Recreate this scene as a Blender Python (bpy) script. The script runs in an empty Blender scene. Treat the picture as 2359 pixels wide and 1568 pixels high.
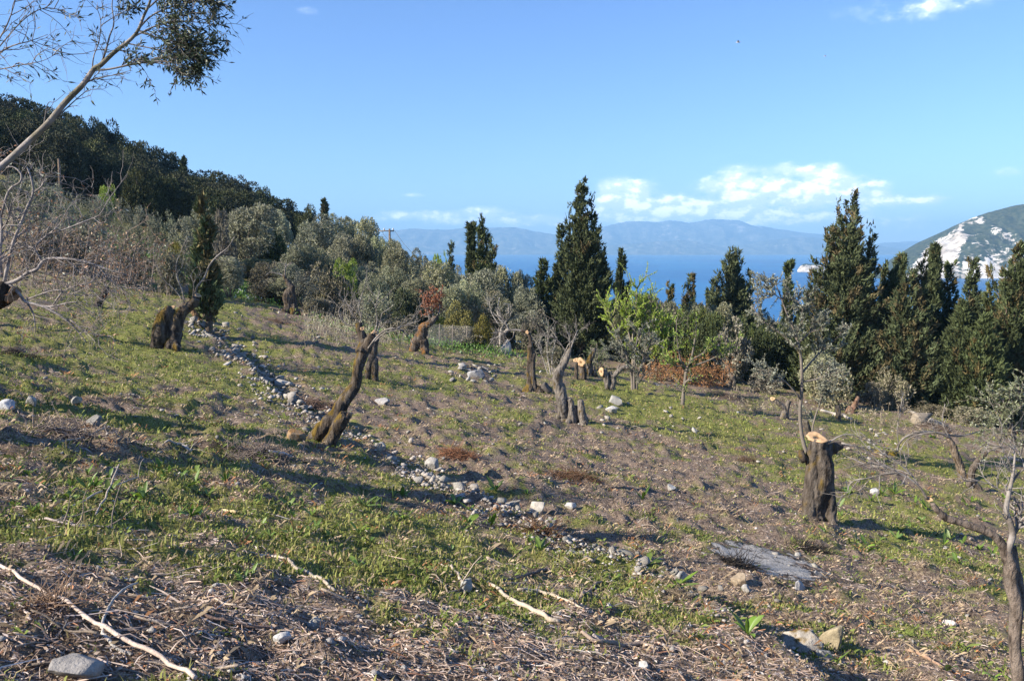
import bpy, bmesh, math, random
import numpy as np
from mathutils import Vector

scene = bpy.context.scene
COL = scene.collection
RNG = np.random.default_rng(7)
R = math.radians

# ------------------------------------------------------------------ camera
EYE = 70.0                       # height of the eye above the sea
FPX = 1851.0                     # focal length in reading units of the 2358 x 1568 survey grid
PITCH = math.atan(209.0 / FPX)
CP, SP = math.cos(PITCH), math.sin(PITCH)
cam_d = bpy.data.cameras.new("camera")
cam = bpy.data.objects.new("camera", cam_d)
COL.objects.link(cam)
cam.location = (0, 0, EYE)
cam.rotation_euler = (math.pi / 2 - PITCH, 0, 0)
cam_d.sensor_width = 36.0
cam_d.lens = 18.0 / (1179.0 / FPX)
cam_d.clip_start = 0.1
cam_d.clip_end = 80000
scene.camera = cam

# ------------------------------------------------------------------ sky, sun, exposure
SUN_AZ = math.atan2(-0.93, -0.37)          # from +Y towards +X: the sun stands to the left, a little behind us
SUN_EL = R(29)
scene.view_settings.view_transform = 'Standard'
scene.view_settings.look = 'None'
scene.view_settings.gamma = 1.0
scene.view_settings.use_curve_mapping = False
scene.view_settings.exposure = 1.26
scene.cycles.use_denoising = True
scene.cycles.max_bounces = 5
scene.cycles.diffuse_bounces = 3
scene.cycles.glossy_bounces = 2
scene.cycles.transmission_bounces = 3
scene.cycles.volume_bounces = 0
scene.cycles.transparent_max_bounces = 6
scene.cycles.sample_clamp_indirect = 6.0

sun_d = bpy.data.lights.new("sun", 'SUN')
sun_d.energy = 5.0
sun_d.angle = R(0.53)
sun_d.color = (1.0, 0.905, 0.76)
sun = bpy.data.objects.new("sun", sun_d)
COL.objects.link(sun)
sdir = Vector((math.sin(SUN_AZ) * math.cos(SUN_EL), math.cos(SUN_AZ) * math.cos(SUN_EL), math.sin(SUN_EL)))
sun.rotation_euler = sdir.to_track_quat('Z', 'Y').to_euler()
sun.location = (-60, 0, EYE + 60)

world = bpy.data.worlds.new("World")
scene.world = world
world.use_nodes = True
WT = world.node_tree
WT.nodes.clear()


class NB:
    """small helper for building node expressions"""
    def __init__(s, tree):
        s.t = tree

    def n(s, typ, **kw):
        nd = s.t.nodes.new(typ)
        for k, v in kw.items():
            setattr(nd, k, v)
        return nd

    def put(s, sock, v):
        if isinstance(v, bpy.types.NodeSocket):
            s.t.links.new(v, sock)
        else:
            sock.default_value = v

    def m(s, op, *a, clamp=False):
        nd = s.n('ShaderNodeMath', operation=op, use_clamp=clamp)
        for i, v in enumerate(a):
            s.put(nd.inputs[i], v)
        return nd.outputs[0]

    def v(s, op, *a):
        nd = s.n('ShaderNodeVectorMath', operation=op)
        for i, v in enumerate(a):
            s.put(nd.inputs[i], v)
        return nd.outputs['Value'] if op in ('LENGTH', 'DOT_PRODUCT', 'DISTANCE') else nd.outputs[0]

    def mix(s, f, a, b, blend='MIX'):
        nd = s.n('ShaderNodeMix', data_type='RGBA', blend_type=blend)
        s.put(nd.inputs[0], f)
        s.put(nd.inputs[6], a if isinstance(a, bpy.types.NodeSocket) else (*a, 1))
        s.put(nd.inputs[7], b if isinstance(b, bpy.types.NodeSocket) else (*b, 1))
        return nd.outputs[2]

    def noise(s, vec, scale, detail=4, rough=0.55, dist=0.0, typ=None):
        nd = s.n('ShaderNodeTexNoise')
        if vec is not None:
            s.put(nd.inputs['Vector'], vec)
        nd.inputs['Scale'].default_value = scale
        nd.inputs['Detail'].default_value = detail
        nd.inputs['Roughness'].default_value = rough
        nd.inputs['Distortion'].default_value = dist
        return nd.outputs['Fac']

    def sstep(s, x, a, b):
        nd = s.n('ShaderNodeMapRange', interpolation_type='SMOOTHSTEP')
        s.put(nd.inputs[0], x)
        nd.inputs[1].default_value = a
        nd.inputs[2].default_value = b
        return nd.outputs[0]


def ray(u, v):
    """unit-depth view ray of a survey-grid point (numpy friendly), scaled so that y = 1"""
    xc = (np.asarray(u, float) - 1179.0) / FPX
    yc = -(np.asarray(v, float) - 784.0) / FPX
    y = CP + yc * SP
    return xc / y, (yc * CP - SP) / y


def uv_of(x, y, z):
    """survey-grid position of a world point"""
    dz = z - EYE
    f = y * CP - dz * SP
    up = y * SP + dz * CP
    f = np.where(f < 0.05, 0.05, f)
    return 1179.0 + FPX * x / f, 784.0 - FPX * up / f


def px(u, v, Y):
    a, b = ray(u, v)
    return np.array([a * Y, Y, EYE + b * Y])


def build_sky():
    b = NB(WT)
    out = b.n('ShaderNodeOutputWorld')
    bg = b.n('ShaderNodeBackground')
    sky = b.n('ShaderNodeTexSky', sky_type='NISHITA')
    sky.sun_disc = False
    sky.sun_elevation = SUN_EL
    sky.sun_rotation = SUN_AZ % (2 * math.pi)
    sky.altitude = 100
    sky.air_density = 1.0
    sky.dust_density = 0.25
    sky.ozone_density = 2.0
    tc = b.n('ShaderNodeTexCoord')
    sep = b.n('ShaderNodeSeparateXYZ')
    b.put(sep.inputs[0], tc.outputs['Generated'])
    x, y, z = sep.outputs
    az = b.m('ARCTAN2', x, y)
    el = b.m('ARCSINE', z)
    comb = b.n('ShaderNodeCombineXYZ')
    b.put(comb.inputs[0], az); b.put(comb.inputs[1], el)
    ae = comb.outputs[0]
    # cumulus banks standing over the far coast (azimuth, elevation read off as survey positions)
    blobs = [(1460, 437, 52, 28, 1.1), (1402, 450, 30, 18, .7), (1490, 468, 120, 20, .8), (1440, 485, 80, 28, 1.0), (1560, 478, 110, 22, .8), (1420, 425, 40, 16, .7), (1760, 440, 150, 26, .75), (1900, 440, 120, 26, .75),
             (1702, 402, 58, 22, 1.1), (1672, 425, 70, 14, .8), (1815, 390, 30, 14, 1.0), (1890, 395, 62, 20, 1.1),
             (1850, 425, 130, 18, .9), (1960, 420, 70, 14, .6), (1725, 468, 66, 22, .9), (1850, 462, 110, 26, .9),
             (1640, 484, 200, 24, .8), (2020, 458, 80, 18, .8), (1800, 500, 300, 20, .8), (900, 494, 34, 9, 1.0),
             (983, 494, 40, 9, 1.1), (1110, 489, 60, 14, 1.0), (1050, 504, 190, 14, .85), (1258, 512, 30, 8, .8),
             (1190, 512, 120, 13, .8), (955, 449, 26, 6, .7), (2165, 460, 50, 12, .75), (2080, 463, 70, 8, .4),
             (2330, 400, 70, 22, .38), (2130, 15, 200, 30, .58), (2230, 70, 90, 14, .2), (2345, 105, 60, 14, .28),
             (712, 27, 40, 12, .35), (980, 22, 60, 22, .22), (1560, 505, 220, 18, .7), (2100, 520, 160, 16, .5)]
    tot = None
    for (u, v, hw, hh, w) in blobs:
        a, e = ray(u, v)
        caz = math.atan(float(a)); cel = math.atan2(float(e), math.hypot(1.0, float(a)))
        k = math.cos(caz)
        d = b.v('SUBTRACT', ae, (caz, cel, 0))
        d = b.v('MULTIPLY', d, (1.0 / (hw / FPX * k * k), 1.0 / (hh / FPX * k), 0))
        q = b.v('DOT_PRODUCT', d, d)
        g = b.m('MULTIPLY', b.m('POWER', 2.718, b.m('MULTIPLY', q, -1.0)), w)
        tot = g if tot is None else b.m('ADD', tot, g)
    # the same kind of low bank goes on round the horizon outside the frame
    bank = b.m('POWER', 2.718, b.m('MULTIPLY', b.m('POWER', b.m('DIVIDE', b.m('SUBTRACT', el, 0.06), 0.03), 2.0), -1.0))
    away = b.sstep(b.m('ABSOLUTE', az), 0.62, 0.8)
    tot = b.m('ADD', tot, b.m('MULTIPLY', b.m('MULTIPLY', bank, away), 0.7))
    st = b.v('MULTIPLY', ae, (1.0, 1.7, 1.0))
    n1 = b.noise(st, 31.0, 9, 0.58)
    n2 = b.noise(b.v('ADD', st, (-0.006, 0.009, 0)), 31.0, 9, 0.58)
    dens = b.m('MULTIPLY', tot, b.m('ADD', b.m('MULTIPLY', n1, 3.6), -0.86))
    cov = b.sstep(dens, 0.17, 1.05)
    lit = b.m('ADD', b.m('MULTIPLY', b.m('SUBTRACT', n1, n2), 4.2), b.m('MULTIPLY', dens, 0.30), clamp=False)
    lit = b.sstep(lit, 0.18, 1.15)
    cloud = b.mix(lit, (6.6, 7.7, 10.2), (13.2, 13.2, 13.4))
    skyc = b.mix(1.0, sky.outputs[0], SKY_TINT, 'MULTIPLY')
    skyc = b.mix(b.m('MULTIPLY', cov, 0.97), skyc, cloud)
    b.put(bg.inputs[0], skyc)
    bg.inputs[1].default_value = 0.078
    WT.links.new(bg.outputs[0], out.inputs[0])


SKY_TINT = (0.66, 0.84, 1.18)
build_sky()

# ------------------------------------------------------------------ noise (numpy)

def _h(i, j, k, seed):
    n = (i.astype(np.int64) * 374761393 + j.astype(np.int64) * 668265263 + k.astype(np.int64) * 2147483647 + seed * 1274126177) & 0xFFFFFFFF
    n = ((n ^ (n >> 13)) * 1274126177) & 0xFFFFFFFF
    n = n ^ (n >> 16)
    n = (n * 2246822519) & 0xFFFFFFFF
    return ((n ^ (n >> 15)) & 0xFFFFFF) / float(0xFFFFFF)


def vnoise(x, y, z=None, seed=0):
    x = np.asarray(x, float); y = np.asarray(y, float)
    z = np.zeros_like(x) if z is None else np.asarray(z, float)
    i, j, k = np.floor(x), np.floor(y), np.floor(z)
    fx, fy, fz = x - i, y - j, z - k
    fx, fy, fz = [t * t * (3 - 2 * t) for t in (fx, fy, fz)]
    r = 0
    flat = not np.any(fz)
    for a in (0, 1):
        wx = fx if a else 1 - fx
        for c in (0, 1):
            wy = fy if c else 1 - fy
            for d in ((0,) if flat else (0, 1)):
                wz = 1 if flat else (fz if d else 1 - fz)
                r = r + wx * wy * wz * _h(i + a, j + c, k + d, seed)
    return r


def fbm(x, y, z=None, oct=4, seed=0, gain=0.5):
    r, amp, tot, f = 0, 1.0, 0.0, 1.0
    for o in range(oct):
        r = r + amp * vnoise(np.asarray(x) * f, np.asarray(y) * f, None if z is None else np.asarray(z) * f, seed + o * 17)
        tot += amp; amp *= gain; f *= 2.03
    return r / tot


def sm(x, a, b):
    t = np.clip((np.asarray(x, float) - a) / (b - a), 0, 1)
    return t * t * (3 - 2 * t)

# ------------------------------------------------------------------ mesh helpers


class Geo:
    def __init__(s):
        s.V, s.F, s.C, s.n = [], [], [], 0

    def add(s, V, F, col=(0.5, 0.5, 0.5)):
        V = np.asarray(V, float).reshape(-1, 3)
        F = [F] if isinstance(F, np.ndarray) else F
        for f in F:
            s.F.append(np.asarray(f, np.int64) + s.n)
        c = np.asarray(col, float)
        if c.ndim == 1:
            c = np.tile(c, (len(V), 1))
        s.V.append(V); s.C.append(c); s.n += len(V)

    def mesh(s, name, mat, origin=(0, 0, 0), smooth=False):
        me = bpy.data.meshes.new(name)
        V = np.concatenate(s.V) - np.asarray(origin, float)
        C = np.concatenate(s.C)
        fl = [f for f in s.F if f.size]
        loops = np.concatenate([f.ravel() for f in fl]).astype(np.int32)
        sizes = np.concatenate([np.full(len(f), f.shape[1]) for f in fl]).astype(np.int32)
        me.vertices.add(len(V)); me.loops.add(len(loops)); me.polygons.add(len(sizes))
        me.vertices.foreach_set('co', V.astype(np.float32).ravel())
        me.loops.foreach_set('vertex_index', loops)
        st = np.zeros(len(sizes), np.int32); st[1:] = np.cumsum(sizes)[:-1]
        me.polygons.foreach_set('loop_start', st)
        me.polygons.foreach_set('loop_total', sizes)
        me.update(calc_edges=True)
        a = me.color_attributes.new('Col', 'FLOAT_COLOR', 'POINT')
        a.data.foreach_set('color', np.concatenate([C, np.ones((len(C), 1))], 1).astype(np.float32).ravel())
        if smooth:
            me.polygons.foreach_set('use_smooth', np.ones(len(sizes), bool))
        me.materials.append(mat)
        return me

    def build(s, name, mat, parent=None, origin=(0, 0, 0), smooth=False):
        return link(name, s.mesh(name, mat, origin, smooth), parent, None if parent else origin)


def link(name, me, parent=None, loc=None):
    o = bpy.data.objects.new(name, me)
    COL.objects.link(o)
    if parent is not None:
        o.parent = parent
    elif loc is not None:
        o.location = loc
    return o


def tag(o, label=None, cat=None, group=None, kind=None):
    if label: o['label'] = label
    if cat: o['category'] = cat
    if group: o['group'] = group
    if kind: o['kind'] = kind
    return o


def thing(name, label, cat, loc, group=None):
    o = bpy.data.objects.new(name, None)
    o.empty_display_size = 0.3
    COL.objects.link(o)
    o.location = loc
    return tag(o, label, cat, group)


def copy_thing(src, loc, rz=0.0, scale=None, label=None, group=None):
    kids = list(src.children)
    r = src.copy(); COL.objects.link(r)
    r.location = loc; r.rotation_euler = (0, 0, rz)
    if scale is not None: r.scale = scale
    if label: r['label'] = label
    if group: r['group'] = group
    for ch in kids:
        c = ch.copy(); COL.objects.link(c); c.parent = r
        for g in list(ch.children):
            d = g.copy(); COL.objects.link(d); d.parent = c
    return r


def tube(P, rad, n=6, cap=True, wob=0.0, seed=0):
    """tapered tube along a polyline: returns V, [quads, tris]"""
    P = np.asarray(P, float); m = len(P)
    rad = np.broadcast_to(np.asarray(rad, float), (m,)).copy()
    T = np.gradient(P, axis=0)
    T /= np.linalg.norm(T, axis=1, keepdims=True) + 1e-9
    ref = np.array([0.31, 0.87, 0.38]) if abs(T[0] @ np.array([0.31, 0.87, 0.38])) < 0.9 else np.array([1.0, 0, 0])
    N = np.zeros_like(P)
    for i in range(m):
        ref = ref - T[i] * (ref @ T[i]); ref /= np.linalg.norm(ref) + 1e-9
        N[i] = ref
    B = np.cross(T, N)
    a = np.linspace(0, 2 * np.pi, n, endpoint=False)
    V = P[:, None, :] + rad[:, None, None] * (np.cos(a)[None, :, None] * N[:, None, :] + np.sin(a)[None, :, None] * B[:, None, :])
    V = V.reshape(-1, 3)
    i = np.arange(m - 1)[:, None] * n; j = np.arange(n)[None, :]; j2 = (j + 1) % n
    Q = np.stack([i + j, i + j2, i + n + j2, i + n + j], -1).reshape(-1, 4)
    F = [Q]
    if cap:
        V = np.concatenate([V, P[:1], P[-1:]])
        k = np.arange(n); k2 = (k + 1) % n
        F.append(np.stack([k2, k, np.full(n, m * n)], -1))
        F.append(np.stack([(m - 1) * n + k, (m - 1) * n + k2, np.full(n, m * n + 1)], -1))
    return V, F


def smooth_path(P, per=4):
    """Catmull-Rom resampling of a (n, k) path"""
    P = np.asarray(P, float)
    if len(P) < 3: per = max(per, 2)
    Q = np.concatenate([2 * P[:1] - P[1:2], P, 2 * P[-1:] - P[-2:-1]])
    out = []
    for i in range(1, len(Q) - 2):
        p0, p1, p2, p3 = Q[i - 1], Q[i], Q[i + 1], Q[i + 2]
        for t in np.linspace(0, 1, per, endpoint=False):
            out.append(0.5 * (2 * p1 + (p2 - p0) * t + (2 * p0 - 5 * p1 + 4 * p2 - p3) * t * t + (3 * p1 - p0 - 3 * p2 + p3) * t ** 3))
    out.append(P[-1])
    return np.array(out)


def unit(a):
    return a / (np.linalg.norm(a, axis=-1, keepdims=True) + 1e-9)


def leaf_quads(G, P, D, L, W, col, rng, fold=0.0):
    """one kite-shaped leaf per row: base point P, direction D"""
    n = len(P)
    if not n: return
    L = np.broadcast_to(np.asarray(L, float), (n,))[:, None]
    W = np.broadcast_to(np.asarray(W, float), (n,))[:, None]
    D = unit(np.asarray(D, float))
    S = unit(np.cross(D, rng.normal(size=(n, 3))))
    V = np.stack([P, P + D * L * .45 + S * W * .5, P + D * L, P + D * L * .45 - S * W * .5], 1).reshape(-1, 3)
    F = np.arange(n * 4).reshape(n, 4)
    G.add(V, F, np.repeat(np.asarray(col, float), 4, axis=0))

# ------------------------------------------------------------------ materials


def principled(name, rough=0.8, spec=0.3):
    m = bpy.data.materials.new(name); m.use_nodes = True
    t = m.node_tree; t.nodes.clear()
    b = NB(t)
    out = b.n('ShaderNodeOutputMaterial'); p = b.n('ShaderNodeBsdfPrincipled')
    t.links.new(p.outputs[0], out.inputs[0])
    p.inputs['Roughness'].default_value = rough
    p.inputs['Specular IOR Level'].default_value = spec
    return m, b, p, out


def vcol_mat(name, rough=0.85, spec=0.2, nscale=6.0, lo=0.7, hi=1.3, bump=0.0, bscale=40.0, transl=0.0, objvar=0.0, coords='Object', stretch=None, bdist=0.02):
    """the mesh's own colours, broken up by noise; optional bump, translucency and per-object variation"""
    m, b, p, out = principled(name, rough, spec)
    at = b.n('ShaderNodeAttribute', attribute_name='Col')
    tc = b.n('ShaderNodeTexCoord')
    vec = tc.outputs[coords]
    if stretch: vec = b.v('MULTIPLY', vec, stretch)
    n = b.noise(vec, nscale, 5, 0.6)
    mr = b.n('ShaderNodeMapRange'); b.put(mr.inputs[0], n)
    mr.inputs[1].default_value = .25; mr.inputs[2].default_value = .75
    mr.inputs[3].default_value = lo; mr.inputs[4].default_value = hi
    c = b.v('SCALE', at.outputs['Color'])
    sc = c.node; b.put(sc.inputs['Scale'], mr.outputs[0])
    if objvar:
        oi = b.n('ShaderNodeObjectInfo')
        hs = b.n('ShaderNodeHueSaturation')
        r = oi.outputs['Random']
        b.put(hs.inputs['Hue'], b.m('ADD', 0.5 - 0.016 * objvar, b.m('MULTIPLY', r, 0.032 * objvar)))
        b.put(hs.inputs['Saturation'], b.m('ADD', 1 - .2 * objvar, b.m('MULTIPLY', b.m('FRACT', b.m('MULTIPLY', r, 7.3)), .4 * objvar)))
        b.put(hs.inputs['Value'], b.m('ADD', 1 - .25 * objvar, b.m('MULTIPLY', b.m('FRACT', b.m('MULTIPLY', r, 13.7)), .5 * objvar)))
        b.put(hs.inputs['Color'], c); c = hs.outputs[0]
    b.put(p.inputs['Base Color'], c)
    if bump:
        bp = b.n('ShaderNodeBump'); bp.inputs['Strength'].default_value = bump; bp.inputs['Distance'].default_value = bdist
        b.put(bp.inputs['Height'], b.noise(vec, bscale, 6, 0.65))
        b.t.links.new(bp.outputs[0], p.inputs['Normal'])
    if transl:
        tr = b.n('ShaderNodeBsdfTranslucent'); b.put(tr.inputs[0], c)
        mx = b.n('ShaderNodeMixShader'); mx.inputs[0].default_value = transl
        b.t.links.new(p.outputs[0], mx.inputs[1]); b.t.links.new(tr.outputs[0], mx.inputs[2])
        b.t.links.new(mx.outputs[0], out.inputs[0])
    return m
# ------------------------------------------------------------------ the lie of the land
HY = np.array([-60, -20, -5, 0, 3.3, 7, 11, 15, 20, 25, 33, 41, 50, 60, 75])
HZ = np.array([3.0, .6, -1.0, -1.5, -1.9, -2.85, -3.6, -4.2, -4.75, -5.05, -5.45, -5.8, -6.2, -6.7, -7.6])
_yy = np.linspace(-60, 75, 1351)
_hz = np.interp(_yy, HY, HZ)
_k = np.exp(-np.linspace(-2.5, 2.5, 41) ** 2); _k /= _k.sum()
_hz = np.convolve(np.pad(_hz, 20, mode='edge'), _k, mode='valid')

FAR_R = np.array([40, 60, 100, 130, 170, 260, 500, 760, 1000])
FAR_PHI = np.array([-180, -110, -60, -38, -32.5, -23, -15.7, -9.5, -3.7, .6, 10, 24, 32.5, 60, 110, 180])
FAR_Z = np.array([
    [3, 4, 6, 7, 8, 8, 6, -30, -74],
    [8, 12, 22, 30, 38, 46, 50, 20, -74],
    [6, 10, 20, 28, 35, 42, 40, 0, -74],
    [2.0, 2.8, 8.5, 17, 22, 28, 20, -20, -74],
    [.4, 1.4, 6.5, 13.5, 17, 18, 0, -40, -74],
    [-1.7, -1.3, 2.2, 6.0, 6.6, 4, -25, -60, -74],
    [-3.4, -3.0, -.8, .2, -1.2, -12, -52, -73, -74],
    [-4.6, -4.6, -3.8, -5.2, -10, -32, -71, -74, -74],
    [-5.6, -6.2, -8, -12.5, -21, -46, -73, -74, -74],
    [-5.9, -7.0, -12.5, -18, -28, -54, -74, -74, -74],
    [-6.6, -7.9, -16.5, -25, -36, -62, -74, -74, -74],
    [-8.0, -10.2, -20, -32, -44, -68, -74, -74, -74],
    [-8.8, -11.8, -22, -32, -46, -69, -74, -74, -74],
    [-12, -17, -28, -36, -48, -69, -74, -74, -74],
    [-10, -14, -22, -30, -40, -60, -74, -74, -74],
    [3, 4, 6, 7, 8, 8, 6, -30, -74]], float)


def base_land(x, y):
    """height relative to the eye, without terrace step and bumps"""
    x = np.asarray(x, float); y = np.asarray(y, float)
    sx = np.where(x > 14, 14 + (x - 14) * .75, x)
    sx = np.where(sx < -14, -14 + (sx + 14) * .8, sx)
    fld = np.interp(y, _yy, _hz) - np.where(sx > 0, 0.19 - .055 * sm(y, 18, 42), 0.19) * sx
    r = np.hypot(x, y) + 1e-6
    phi = np.degrees(np.arctan2(x, y))
    i = np.clip(np.searchsorted(FAR_PHI, phi) - 1, 0, len(FAR_PHI) - 2)
    tp = (phi - FAR_PHI[i]) / (FAR_PHI[i + 1] - FAR_PHI[i]); tp = tp * tp * (3 - 2 * tp)
    lr = np.log(np.clip(r, 40, 999.9))
    LR = np.log(FAR_R)
    j = np.clip(np.searchsorted(LR, lr) - 1, 0, len(LR) - 2)
    tr = np.clip((lr - LR[j]) / (LR[j + 1] - LR[j]), 0, 1)
    far = (FAR_Z[i, j] * (1 - tr) + FAR_Z[i, j + 1] * tr) * (1 - tp) + (FAR_Z[i + 1, j] * (1 - tr) + FAR_Z[i + 1, j + 1] * tr) * tp
    w = sm(r, 38, 66)
    return fld * (1 - w) + far * w


def _hit(fn, u, v):
    a, b = ray(u, v)
    a = float(a); b = float(b)
    lo, hi = 1.2, 900.0
    if fn is not base_land:                      # bracket on the plain slope first, then look closely there
        Y0 = np.exp(np.linspace(math.log(1.2), math.log(900), 700))
        e = base_land(a * Y0, Y0) + .35 - b * Y0
        k0 = np.argmax(e > 0)
        if e[k0] > 0: lo = max(1.2, Y0[max(k0 - 1, 0)] * .98)
        e = base_land(a * Y0, Y0) - .85 - b * Y0
        k1 = np.argmax(e > 0)
        if e[k1] > 0: hi = min(900.0, Y0[k1] * 1.02)
    Y = np.exp(np.linspace(math.log(lo), math.log(hi), 3000 if fn is base_land else 160))
    d = fn(a * Y, Y) - b * Y
    k = np.argmax(d > 0)
    if d[k] <= 0: k = len(Y) - 1
    y0, y1 = Y[max(k - 1, 0)], Y[k]
    d0, d1 = float(d[max(k - 1, 0)]), float(d[k])
    if fn is not base_land:
        y1 = y1 if d1 <= d0 or d0 > 0 else y0 - d0 * (y1 - y0) / (d1 - d0)
        return a * y1, y1
    for _ in range(9):
        ym = .5 * (y0 + y1)
        if float(fn(np.array([a * ym]), np.array([ym]))[0]) - b * ym > 0: y1 = ym
        else: y0 = ym
    return a * y1, y1


WALL_PX = [(455, 745), (500, 780), (545, 815), (600, 862), (655, 920), (715, 958), (790, 990), (860, 1025), (920, 1075), (1000, 1092),
           (1070, 1130), (1150, 1170), (1230, 1205), (1340, 1255), (1440, 1295), (1530, 1345), (1640, 1400), (1760, 1470), (1900, 1560), (2010, 1650)]
WALL = np.array([_hit(base_land, *p) for p in WALL_PX])


def wall_dist(x, y):
    """signed distance to the terrace line (positive on the lower, right-hand side)"""
    x = np.asarray(x, float); y = np.asarray(y, float)
    best = np.full(x.shape, 1e9); sg = np.ones(x.shape)
    for a, b in zip(WALL[:-1], WALL[1:]):
        d = b - a; L2 = d @ d
        t = np.clip(((x - a[0]) * d[0] + (y - a[1]) * d[1]) / L2, 0, 1)
        qx, qy = x - a[0] - t * d[0], y - a[1] - t * d[1]
        q = np.hypot(qx, qy)
        s = np.sign(qx * d[1] - qy * d[0])      # >0 : which side
        m = q < best
        best = np.where(m, q, best); sg = np.where(m, s, sg)
    return best * sg


ASHC = _hit(base_land, 1790, 1278)
_sgn = 1.0 if wall_dist(np.array([6.0]), np.array([12.0]))[0] > 0 else -1.0


def land(x, y):
    x = np.asarray(x, float); y = np.asarray(y, float)
    z = base_land(x, y)
    r = np.hypot(x, y)
    near = r < 75
    if np.any(near):
        xn, yn = x[near], y[near]
        d = wall_dist(xn, yn) * _sgn
        step = np.where(d > -.12, sm(d, -.12, .22), 0) * np.exp(-np.clip(d, 0, None) / 3.2) * (.26 + .16 * sm(yn, 5.5, 9))
        ymax = WALL[0][1]
        step = step * (1 - sm(yn, ymax - 3, ymax + 1)) * sm(yn, 1.5, 3.0)
        lip = np.exp(-(np.clip(-d, -.2, 9) / .5) ** 2) * .05 * (d < .1)
        rn = r[near]
        bump = (fbm(xn * .55, yn * .55, oct=3, seed=3) - .5) * .34 * sm(rn, 3, 12)
        bump = bump + (fbm(xn * 2.3, yn * 2.3, oct=3, seed=5) - .5) * .20 + np.clip(fbm(xn * 4.6, yn * 4.6, oct=3, seed=8) - .55, 0, 1) * .30 * sm(rn, 5, 12) + (fbm(xn * 9, yn * 9, oct=2, seed=9) - .5) * .06
        bump = bump * (1 - .85 * np.exp(-(((xn - ASHC[0]) / 1.5) ** 2 + ((yn - ASHC[1]) / 1.2) ** 2)))
        z = z.copy(); z[near] = z[near] - step + lip + bump
    return z


def gz(x, y):
    return EYE + land(np.atleast_1d(np.asarray(x, float)), np.atleast_1d(np.asarray(y, float)))


def hit(u, v):
    x, y = _hit(land, u, v)
    return np.array([x, y, float(gz(x, y)[0])])

# ---- patches of the ground: (u, v, half width, half height, amount) for grass / dark soil / ash


def ellipses(lst):
    out = []
    for (u, v, hw, hh, w) in lst:
        p = _hit(base_land, u, v); q = _hit(base_land, u, max(v - hh, 600))
        out.append((p[0], p[1], hw * p[1] / FPX, max(.15, abs(q[1] - p[1])), w))
    return out


GREEN = ellipses([(260, 830, 300, 80, .75), (150, 760, 220, 60, .8), (330, 700, 260, 40, .6), (620, 690, 90, 34, .9), (560, 900, 300, 40, .45),
                  (420, 985, 380, 55, .75), (900, 690, 90, 20, .4), (640, 770, 160, 30, .55), (900, 880, 160, 40, .5), (1130, 900, 230, 50, .5),
                  (1500, 930, 190, 40, .95), (1650, 985, 220, 40, .85), (1780, 960, 90, 30, .4), (1420, 890, 140, 24, .6), (150, 1130, 230, 70, .36),
                  (450, 1175, 260, 80, .36), (800, 1220, 240, 80, .36), (1030, 1250, 230, 60, .7), (980, 1330, 150, 60, .5), (1420, 1340, 260, 45, .6),
                  (1300, 1075, 230, 28, .5), (1900, 1080, 120, 60, .6), (2050, 1200, 250, 60, .8), (2150, 1290, 220, 50, .5), (2250, 1090, 160, 40, .6),
                  (1600, 1180, 160, 40, .4), (1980, 1000, 160, 40, .5), (2200, 1180, 150, 30, .5), (600, 1080, 500, 30, .3), (60, 1220, 120, 60, .6),
                  (1120, 800, 140, 24, .7), (1550, 800, 200, 20, .3), (1750, 1250, 150, 30, .3), (1150, 1380, 140, 50, .5), (700, 1330, 260, 40, .3), (300, 1330, 200, 40, .3), (1450, 1420, 200, 40, .4), (500, 620, 260, 40, .5)])
BROWN = ellipses([(450, 1530, 700, 170, .55), (1100, 1560, 600, 150, .45), (1500, 1570, 500, 100, .4), (1450, 1130, 330, 60, .8), (1250, 1040, 250, 50, .7),
                  (900, 940, 200, 40, .7), (1680, 920, 120, 26, .8), (1750, 1020, 160, 30, .4), (2000, 1400, 420, 80, .7), (1950, 1500, 400, 60, .5),
                  (700, 755, 90, 20, .6), (640, 720, 90, 14, .5), (300, 1010, 260, 14, .6), (620, 1045, 140, 16, .7), (30, 800, 70, 40, .6), (1100, 860, 90, 26, .7),
                  (2200, 1230, 160, 26, .5), (2000, 1160, 100, 20, .3), (1550, 1060, 200, 40, .5), (1800, 1140, 150, 40, .5), (1330, 960, 120, 30, .4)])
DARK = ellipses([(25, 818, 50, 26, 1.0), (290, 925, 150, 22, .75), (600, 1050, 120, 14, .8), (700, 935, 60, 24, .6), (900, 940, 90, 20, .55), (1680, 915, 70, 14, .9),
                 (1310, 1090, 90, 16, .7), (1060, 1045, 60, 14, .5), (1785, 1276, 150, 34, .9), (330, 1420, 200, 60, .7), (120, 1500, 160, 50, .6), (780, 1430, 150, 45, .4),
                 (40, 1045, 70, 24, .8), (1250, 1240, 80, 20, .6), (1560, 1370, 70, 22, .6), (150, 1010, 120, 14, .6), (480, 1040, 120, 10, .7),
                 (2180, 1150, 100, 12, .5), (670, 740, 50, 10, .6)])
ASH = ellipses([(1775, 1272, 122, 25, 1.0), (1100, 852, 60, 16, .35), (1540, 885, 60, 5, .5), (2330, 1057, 60, 8, .4)])


def ell(lst, x, y):
    r = np.zeros_like(x)
    for (cx, cy, rx, ry, w) in lst:
        q = ((x - cx) / rx) ** 2 + ((y - cy) / ry) ** 2
        r = r + w * np.exp(-q * 1.1)
    return r


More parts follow.
